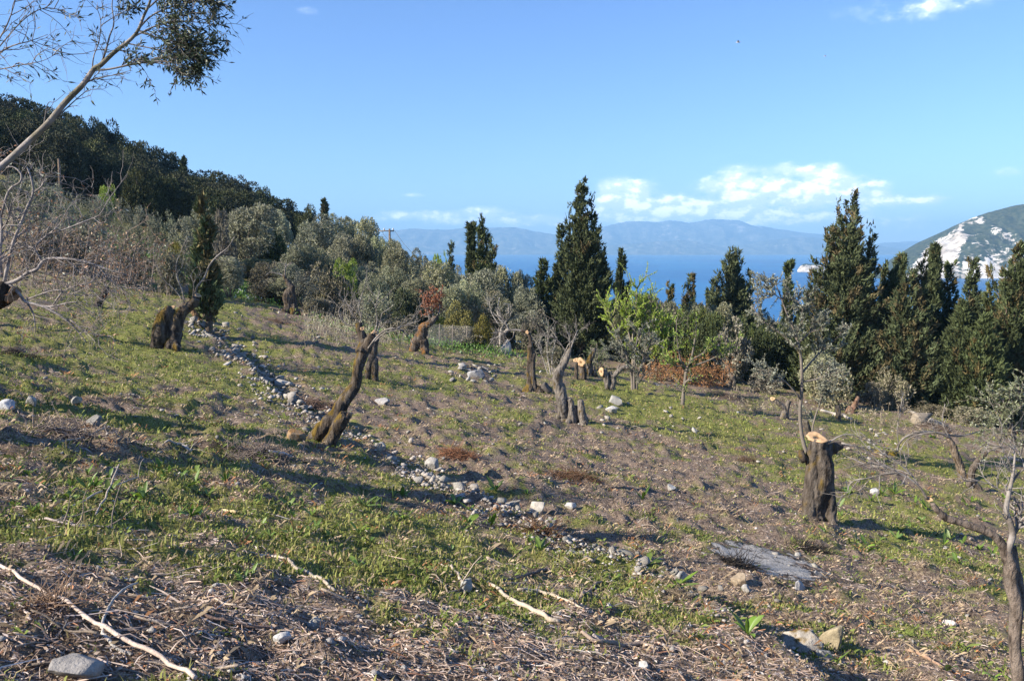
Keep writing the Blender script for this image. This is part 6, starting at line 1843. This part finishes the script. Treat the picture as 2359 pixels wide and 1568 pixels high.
for i, (u, v, h, n, lab) in enumerate([
        (1722, 1462, 62, 7, 'strap-leaved green plant on the terrace edge left of the boulders, one long leaf rising'),
        (1560, 1352, 48, 7, 'bright green tuft of broad leaves above the dark terrace hollow'),
        (1492, 1300, 44, 5, 'tall yellow-green leaf tuft by the grey pointed stone'),
        (1415, 1335, 46, 6, 'wide flopping green leaves right of the knobbed branch'),
        (1245, 1268, 36, 6, 'drooping green plant below the end of the terrace wall'),
        (1390, 1405, 34, 4, 'dark green single-leaved plant near the pale knobbed branch'),
        (1928, 1526, 44, 6, 'yellow-green leaves in front of the brown-capped boulder'),
        (930, 1196, 44, 6, 'green leaf tuft on the strip left of the terrace wall'),
        (862, 1160, 40, 4, 'upright two-leaved plant in the middle of the green strip'),
        (1050, 1162, 42, 5, 'green plant growing among the upper wall stones'),
        (1130, 1210, 40, 6, 'green plant in front of the wall stones'),
        (715, 1224, 34, 6, 'small green clump on the litter, middle left'),
        (825, 1228, 40, 5, 'small upright green clump, right of the middle-left one'),
        (1480, 1150, 30, 5, 'green leaf tuft alone on the brown middle field'),
        (1885, 1196, 26, 6, 'green leaves at the foot of the thick sawn trunk'),
        (440, 1190, 46, 9, 'bushy bright green clump on the left green strip'),
        (250, 1140, 46, 8, 'bright green clump at the left, in front of the shaded strip'),
        (160, 1150, 40, 5, 'long-leaved plant with a white-backed leaf at the left'),
        (330, 1150, 46, 6, 'upright green leaves left of the bushy clump'),
        (370, 1082, 40, 3, 'single tall leaf rising from the shaded strip'),
        (165, 1290, 40, 3, 'small yellow-green shoot on the dark litter at the left'),
        (1268, 1205, 26, 4, 'little green rosette behind the tall white wall stone'),
        (2180, 1545, 40, 5, 'long yellow-green leaves at the bottom right'),
        (2290, 1560, 40, 4, 'flat pale leaves at the foot of the near right tree'),
        (1355, 970, 18, 4, 'tiny green shoot right of the hollow stump'),
        (1640, 928, 18, 5, 'yellow-green shoot at the foot of the young leafing tree'),
        (2150, 1010, 22, 5, 'agave-like shoot beyond the thick trunk'),
        (560, 1340, 30, 4, 'dark green shoot on the left litter')]):
    squill(u, v, h, n, lab, 820 + i)
rg = np.random.default_rng(870)
for i in range(120):
    u, v = (rg.uniform(0, 520), rg.uniform(1080, 1200)) if i < 50 else (rg.uniform(560, 1300), rg.uniform(1120, 1330)) if i < 86 else (rg.uniform(1900, 2330), rg.uniform(1120, 1300))
    squill(u, v, rg.uniform(16, 38), rg.integers(4, 7), 'small green leaf rosette on the left green strip' if i < 50 else 'small green leaf rosette on the middle green strip' if i < 86 else 'small green leaf rosette on the right-hand grass', 880 + i,
           'leaf rosettes of the left strip' if i < 50 else 'leaf rosettes of the middle strip' if i < 86 else 'leaf rosettes on the right grass')

# ------------------------------------------------------------------ ground cover (uncountable)


def scatter(n, r0, r1, seed, phi=43.0, power=0.0):
    rg = np.random.default_rng(seed)
    p = np.radians(rg.uniform(-phi, phi, n)); r = np.exp(rg.uniform(math.log(r0), math.log(r1), n))
    return r * np.sin(p), r * np.cos(p), r, rg


def grass():
    G = Geo()
    x, y, r, rg = scatter(300000, 2.3, 48, 901)
    g, d, a = cover(x, y)
    k = (rg.random(len(x)) < sm(g, .22, .85) * .9 + .07) & (a < .2) & (d < .7)
    x, y, r, g = x[k], y[k], r[k], g[k]
    n = len(x); z = gz(x, y)
    P = np.stack([x, y, z - .01], 1)
    h = (.018 + .034 * rg.random(n) ** 2) * (1 + r * .016) * (.7 + .6 * g)
    tall = rg.random(n) < .05; h = np.where(tall, h * 1.9, h)
    w = (.0021 + .00052 * r) * rg.uniform(.8, 1.5, n)
    a_ = rg.uniform(0, 2 * np.pi, n); tl = rg.uniform(.1, .9, n)
    d1 = np.stack([np.cos(a_), np.sin(a_), np.zeros(n)], 1)
    s1 = np.stack([-np.sin(a_), np.cos(a_), np.zeros(n)], 1)
    mid = P + d1 * (h * tl * .3)[:, None] + np.array([0, 0, 1]) * (h * .6)[:, None]
    top = P + d1 * (h * tl)[:, None] + np.array([0, 0, 1]) * (h * (1 - tl * .35))[:, None]
    V = np.stack([P - s1 * w[:, None], P + s1 * w[:, None], mid + s1 * (w * .8)[:, None], mid - s1 * (w * .8)[:, None], top], 1).reshape(-1, 3)
    o = np.arange(n)[:, None] * 5
    mixf = np.clip(fbm(x * .8, y * .8, oct=3, seed=41) * 1.8 - .3 + rg.normal(size=n) * .3, 0, 1)[:, None]
    dry = (rg.random((n, 1)) < .26)
    C = np.array([.125, .17, .032]) * (1 - mixf) + np.array([.265, .27, .078]) * mixf
    C = np.where(dry, np.array([.30, .25, .12]), C) * rg.uniform(.7, 1.3, (n, 1))
    G.add(V, [o + np.array([0, 1, 2, 3]), o + np.array([3, 2, 4])], np.repeat(C, 5, axis=0))
    tag(G.build('grass', M_GRASS), 'short green grass growing in patches over the whole field', 'grass', kind='stuff')


def tufts():
    G = Geo()
    x, y, r, rg = scatter(18000, 2.6, 48, 921)
    g, d, a = cover(x, y)
    k = (a < .15) & (rg.random(len(x)) < np.clip((r - 3.2) / 7, .05, 1)) & (rg.random(len(x)) < .35 + .65 * fbm(x * .7, y * .7, oct=2, seed=44))
    x, y, r, g, d = x[k], y[k], r[k], g[k], d[k]; n = len(x); B = 9
    dry = (rg.random(n) < np.clip(.95 - g, .15, .9)); rust = rg.random(n) < .07
    H = rg.uniform(.03, .09, n) * np.clip(.55 + r * .07, .6, 1.0) * (1 + r * .012) * np.where(dry, 1, .9)
    z = gz(x, y)
    sz = rg.uniform(.02, .08, n) * (1 + r * .03)
    ox = rg.normal(size=(n, B)) * sz[:, None]; oy = rg.normal(size=(n, B)) * sz[:, None]
    P = np.stack([x[:, None] + ox, y[:, None] + oy, np.repeat(z[:, None], B, 1) - .01], -1)
    an = rg.uniform(0, 6.28, (n, B)); tl = rg.uniform(.2, 1.6, (n, B)); h = H[:, None] * rg.uniform(.5, 1.1, (n, B))
    D = np.stack([np.cos(an) * tl, np.sin(an) * tl, np.ones((n, B))], -1) * h[..., None]
    w = ((.0002 + .00029 * r)[:, None] * rg.uniform(.7, 1.6, (n, B)))[..., None]
    S = np.stack([-np.sin(an), np.cos(an), np.zeros((n, B))], -1) * w
    V = np.stack([P - S, P + S, P + D * .6 + S * .7 + np.array([0, 0, .01]), P + D * np.array([1, 1, .8])], 2).reshape(-1, 3)
    c = np.where(dry[:, None], np.array([.37, .285, .19]), np.array([.15, .195, .048])); c = np.where(rust[:, None], np.array([.36, .18, .085]), c)
    c = c * rg.uniform(.6, 1.3, (n, 1))
    G.add(V, np.arange(n * B)[:, None] * 4 + np.array([0, 1, 2, 3]), np.repeat(c, B * 4, axis=0))
    tag(G.build('grass_tufts', M_GRASS), 'dry and green grass tufts dotted over the field', 'grass', kind='stuff')


def litter():
    # dry stalks and twigs
    G = Geo()
    x, y, r, rg = scatter(120000, 2.3, 40, 903)
    g, d, a = cover(x, y)
    k = (rg.random(len(x)) < (.22 + .6 * (1 - sm(g, .1, .6)))) & (a < .9)
    x, y, r, d = x[k], y[k], r[k], d[k]; n = len(x)
    L = rg.lognormal(math.log(.042), .62, n) * (1 + r * .014); L = np.clip(L, .012, .6)
    wd = (.0011 + .0011 * rg.random(n)) * (1 + r * .07) * (.8 + 2.0 * L)
    an = np.where(rg.random(n) < .55, rg.normal(size=n) * .55 - .35, rg.uniform(0, np.pi, n))
    pit = rg.normal(size=n) * .16
    D = np.stack([np.cos(an) * np.cos(pit), np.sin(an) * np.cos(pit), np.sin(pit)], 1)
    ax, ay = x - D[:, 0] * L / 2, y - D[:, 1] * L / 2; bx, by = x + D[:, 0] * L / 2, y + D[:, 1] * L / 2
    up = .004 + .012 * rg.random(n)
    A = np.stack([ax, ay, gz(ax, ay) + up - .003], 1); B = np.stack([bx, by, gz(bx, by) + up + np.abs(pit) * L * .5], 1)
    M = (A + B) / 2 + rg.normal(size=(n, 3)) * (L * .07)[:, None]; M[:, 2] = np.maximum(M[:, 2], gz(M[:, 0], M[:, 1]) + .003)
    S = unit(np.cross(D, np.array([0, 0, 1.0]))); U = np.array([0, 0, 1.0]); tw = rg.uniform(-1.0, 1.0, n)[:, None]; S2 = unit(S + U * tw) * 1.15
    V = []
    for Q, f in ((A, 1.0), (M, 1.0), (B, .55)):
        V += [Q - S2 * (wd * f)[:, None], Q + S2 * (wd * f)[:, None]]
    V = np.stack(V, 1).reshape(-1, 3)
    o = np.arange(n)[:, None] * 6
    F = [o + np.array(q) for q in ([0, 2, 3, 1], [2, 4, 5, 3])]
    pal = np.array([[.37, .28, .225], [.45, .36, .30], [.26, .185, .145], [.15, .105, .08], [.33, .275, .25], [.52, .45, .40], [.31, .16, .10]])
    C = pal[rg.choice(7, n, p=[.26, .2, .18, .12, .14, .06, .04])] * rg.uniform(.7, 1.25, (n, 1))
    C = C * (1 - .45 * d[:, None])
    G.add(V, F, np.repeat(C, 6, axis=0))
    tag(G.build('dry_stalks', M_LITTER), 'dry stalks and twigs strewn over the bare parts of the field', 'litter', kind='stuff')
    # flakes: dead leaves, bark, chips
    G = Geo()
    x, y, r, rg = scatter(155000, 2.3, 34, 905)
    g, d, a = cover(x, y)
    k = (rg.random(len(x)) < (.35 + .6 * (1 - sm(g, .15, .65)))) & (rg.random(len(x)) > a * 1.1)
    x, y, r, d = x[k], y[k], r[k], d[k]; n = len(x)
    P = np.stack([x, y, gz(x, y) + .002 + .014 * rg.random(n)], 1)
    L = (.008 + .019 * rg.random(n) ** 1.8) * (1 + r * .05)
    an = rg.uniform(0, 2 * np.pi, n)
    D = np.stack([np.cos(an), np.sin(an), rg.normal(size=n) * .35], 1)
    pal = np.array([[.38, .285, .22], [.27, .19, .145], [.13, .09, .07], [.45, .36, .30], [.07, .05, .04], [.35, .17, .09], [.58, .52, .46]])
    C = pal[rg.choice(7, n, p=[.24, .2, .2, .15, .13, .05, .03])] * rg.uniform(.7, 1.3, (n, 1)) * (1 - .4 * d[:, None])
    leaf_quads(G, P, D, L, L * .42, C, rg)
    tag(G.build('leaf_litter', M_LITTER), 'dead leaves and bark flakes covering the bare soil', 'litter', kind='stuff')
    # gravel
    G = Geo()
    x, y, r, rg = scatter(9000, 2.3, 40, 907)
    g, d, a = cover(x, y)
    wd = np.abs(wall_dist(x, y))
    k = rg.random(len(x)) < (.35 * (1 - sm(g, .2, .8)) + .65 * np.exp(-(wd / .8) ** 2))
    x, y, r = x[k], y[k], r[k]; n = len(x)
    oc = np.array([[1, 0, 0], [-.9, .1, 0], [0, .8, .1], [.1, -.85, 0], [.1, 0, .6], [0, 0, -.5]])
    of = np.array([[0, 2, 4], [2, 1, 4], [1, 3, 4], [3, 0, 4], [2, 0, 5], [1, 2, 5], [3, 1, 5], [0, 3, 5]])
    s = (.008 + .02 * rg.random(n) ** 3) * (1 + r * .045)
    a_ = rg.uniform(0, 6.28, n); ca, sa = np.cos(a_), np.sin(a_)
    O = np.tile(oc, (n, 1, 1)) * (1 + .25 * rg.normal(size=(n, 6, 3)))
    X = O[..., 0] * ca[:, None] - O[..., 1] * sa[:, None]; Y_ = O[..., 0] * sa[:, None] + O[..., 1] * ca[:, None]
    V = np.stack([X, Y_, O[..., 2]], -1) * s[:, None, None] + np.stack([x, y, gz(x, y) + s * .25], 1)[:, None, :]
    C = np.array([.40, .375, .34]) * rg.uniform(.6, 1.4, (n, 1))
    G.add(V.reshape(-1, 3), (np.arange(n)[:, None, None] * 6 + of[None]).reshape(-1, 3), np.repeat(C, 6, axis=0))
    tag(G.build('gravel', M_STONE), 'pale stone chips scattered over the soil and along the wall', 'gravel', kind='stuff')


def weeds():
    """tall pale weeds along the far edge of the field, flowery green patch, ash lumps"""
    G = Geo(); rg = np.random.default_rng(911)
    for (u0, v0, u1, v1, k, h, col) in ((700, 700, 1200, 800, 900, .9, (.27, .25, .19)), (1180, 790, 1400, 850, 160, .6, (.25, .23, .17)), (560, 650, 700, 700, 200, .6, (.2, .22, .13)),
                                        (0, 640, 460, 690, 300, .7, (.27, .22, .18)), (1950, 930, 2340, 985, 240, .6, (.26, .22, .16)), (1680, 880, 1960, 960, 160, .45, (.24, .21, .15))):
        for _ in range(k):
            bx, by = _hit(base_land, rg.uniform(u0, u1), rg.uniform(v0, v1))
            if by > 56: continue
            b = np.array([bx, by, float(gz(bx, by)[0]) - .05])
            Q, _d = wander(b, (rg.normal() * .2, rg.normal() * .2, 1), h * rg.uniform(.5, 1.2), rg, 3, .12)
            V, F = tube(Q, np.linspace(.010, .005, len(Q)), 3, cap=False); c = np.array(col) * rg.uniform(.6, 1.4)
            G.add(V, F, c)
            m = 5; i = rg.integers(1, len(Q), m)
            leaf_quads(G, Q[i], rg.normal(size=(m, 3)) + np.array([0, 0, .4]), .12, .03, np.tile(c * 1.1, (m, 1)), rg)
    tag(G.build('dry_weeds', M_TWIG), 'tall pale dead weeds along the far edge of the field', 'weeds', kind='stuff')
    G = Geo()
    m = 5200
    us, vs = rg.normal(612, 46, m), rg.normal(684, 15, m)
    keep = (us > 500) & (vs > 655) & (vs < 720)
    cx = _hit(land, 612, 684); s = cx[1] / FPX
    X = cx[0] + rg.normal(size=m) * 52 * s; Y = cx[1] + rg.normal(size=m) * 2.6
    P = np.stack([X, Y, gz(X, Y) + rg.uniform(0, .3, m)], 1)
    C = np.where(rg.random((m, 1)) < .08, np.array([.75, .75, .7]), np.array([.10, .20, .045]) * rg.uniform(.7, 1.5, (m, 1)))
    leaf_quads(G, P, rg.normal(size=(m, 3)) * .6 + np.array([0, 0, .7]), .17, .07, C, rg)
    for (u, v, wu, dy, mm) in ((330, 590, 60, 3.0, 2600), (280, 560, 50, 3, 1500), (960, 790, 120, 1.5, 1400), (1090, 800, 50, 1.2, 900), (420, 640, 50, 2, 900)):
        c0 = _hit(land, u, v); s = c0[1] / FPX
        X = c0[0] + rg.normal(size=mm) * wu * s; Y = c0[1] + rg.normal(size=mm) * dy
        P = np.stack([X, Y, gz(X, Y) + rg.uniform(0, .35, mm)], 1)
        leaf_quads(G, P, rg.normal(size=(mm, 3)) * .6 + np.array([0, 0, .7]), .17, .06, np.array([.10, .18, .04]) * rg.uniform(.7, 1.5, (mm, 1)), rg)
    tag(G.build('leafy_weeds', M_PLANT), 'lush green weeds with white flowers at the far edge of the field', 'weeds', kind='stuff')


grass(); tufts(); litter(); weeds()

# ------------------------------------------------------------------ fence, poles, birds, far houses
fb = hit(1075, 800)
ft = thing('wire_fence', 'thin wire fence with slim posts along the far edge of the field', 'fence', fb)
tops = []
for u in (985, 1012, 1042, 1075, 1110, 1148, 1180):
    b = hit(u, 800); h = 1.25
    V, F = tube(np.array([b - [0, 0, .2], b + [0, 0, h * .5], b + [.02, 0, h]]), [.022, .02, .018], 6)
    G = Geo(); G.add(V, F, (.24, .2, .17)); G.build('fence_post', M_TWIG, ft, fb); tops.append(b)
G = Geo()
for a, b in zip(tops[:-1], tops[1:]):
    for z in np.linspace(.1, 1.2, 9):
        V, F = tube(np.array([a + [0, 0, z], (a + b) / 2 + [0, 0, z - .015], b + [0, 0, z]]), .004, 3, cap=False); G.add(V, F, (.4, .4, .4))
    for f in np.linspace(.04, .96, 14):
        p = a + (b - a) * f; V, F = tube(np.array([p + [0, 0, .1], p + [0, 0, 1.2]]), .0035, 3, cap=False); G.add(V, F, (.4, .4, .4))
tag(G.build('wire_mesh', M_TWIG, ft, fb), kind='stuff')


def pole(u, vtop, vb, Y, label, arm=True):
    top = px(u, vtop, Y); b = np.array([top[0], Y, float(gz(top[0], Y)[0])]); bb = min(b[2], px(u, vb, Y)[2])
    b[2] = bb
    t = thing('utility_pole', label, 'utility pole', b)
    G = Geo(); V, F = tube(np.array([b - [0, 0, .5], top]), [.17, .11], 10); G.add(V, F, (.16, .12, .09)); G.build('post', M_BARK, t, b, True)
    if arm:
        G = Geo(); V, F = tube(np.array([top + [-1.3, .0, -.25], top + [.5, 0, -.25]]), .07, 6); G.add(V, F, (.2, .17, .14)); G.build('cross_arm', M_BARK, t, b)
        for dx in (-1.2, -.6, .4):
            G = Geo(); V, F = tube(np.array([top + [dx, 0, -.2], top + [dx, 0, -.02], top + [dx, 0, .08]]), [.05, .09, .04], 8); G.add(V, F, (.5, .5, .5)); G.build('insulator', M_STONE, t, b)
    return t, b, top


t, b, top = pole(897, 527, 560, 92, 'wooden utility pole with a short cross arm on the slope against the far coast')
for k, dx in enumerate((-1.2, .4)):
    e = px(1015 + 12 * k, 628, 70); f = np.linspace(0, 1, 14)[:, None]; s_ = top + np.array([dx, 0, .05])
    P = s_ * (1 - f) + e * f - np.array([0, 0, 1]) * (4 * f * (1 - f) * .9)
    G = Geo(); V, F = tube(P, .018, 4); G.add(V, F, (.08, .08, .08)); G.build('wire', M_TWIG, t, b)
pole(135, 366, 440, 84, 'thin dark utility pole standing before the hillside wood', arm=False)


def gull(u, v, Y, span, label, seed):
    c = px(u, v, Y); o = thing('gull', label, 'bird', c)
    G = Geo(); s = span
    V, F = tube(np.array([[0, -.32 * s, .0], [0, -.2 * s, .01], [0, .0, .0], [0, .2 * s, -.01], [0, .3 * s, 0]]), np.array([.01, .05, .07, .04, .015]) * s, 8); G.add(V, F, (.55, .55, .55))
    for sg in (-1, 1):
        W = [(0, .1, 0), (0, -.1, 0), (sg * .25, -.09, .1), (sg * .25, .12, .1), (sg * .5, -.02, .03), (sg * .5, .05, .03)]
        G.add(np.array(W) * s + [0, 0, .02 * s], [np.array([[0, 1, 2, 3], [3, 2, 4, 5]])], (.5, .5, .52))
        G.add(np.array(W) * s + [0, 0, .05 * s], [np.array([[3, 2, 1, 0], [5, 4, 2, 3]])], (.5, .5, .52))
    G.build('body', M_TWIG, o)
    o.rotation_euler = (0, 0, 1.2)


gull(1700, 98, 150, 1.5, 'gull with spread wings high in the sky, left of the two', 1)
gull(1900, 130, 190, 1.1, 'tiny gull in the sky, right of the two', 2)
rg = np.random.default_rng(950)
for i in range(26):
    u = rg.choice([rg.uniform(1430, 1560), rg.uniform(1180, 1270), rg.uniform(1700, 1850)]); Yh = rg.uniform(10750, 10850) if 1420 < u < 1700 else rg.uniform(11050, 11120)
    s = rg.uniform(16, 30); x = (u - 1179) / FPX * Yh; z = 6 + rg.uniform(0, 10)
    G = Geo()
    V = np.array([(dx, dy, dz) for dz in (-20, .55) for dy in (-.5, .5) for dx in (-.6, .6)]) * [s, s, s]
    V[:4, 2] = -z - 2
    R_ = np.array([[-.66, -.55, .5], [.66, -.55, .5], [.66, .55, .5], [-.66, .55, .5], [-.6, 0, .85], [.6, 0, .85]]) * s
    G.add(V, np.array([[0, 1, 5, 4], [2, 6, 7, 3], [0, 4, 6, 2], [1, 3, 7, 5]]), (.75, .73, .7))
    G.add(R_, [np.array([[0, 1, 5, 4], [2, 3, 4, 5]]), np.array([[1, 2, 5], [3, 0, 4]])], (.45, .28, .2))
    o = G.build('house', M_STONE, None, (0, 0, 0)); o.location = (x, Yh, z)
    tag(o, 'tiny white house on the shore of the far coast', 'house', 'houses on the far coast')
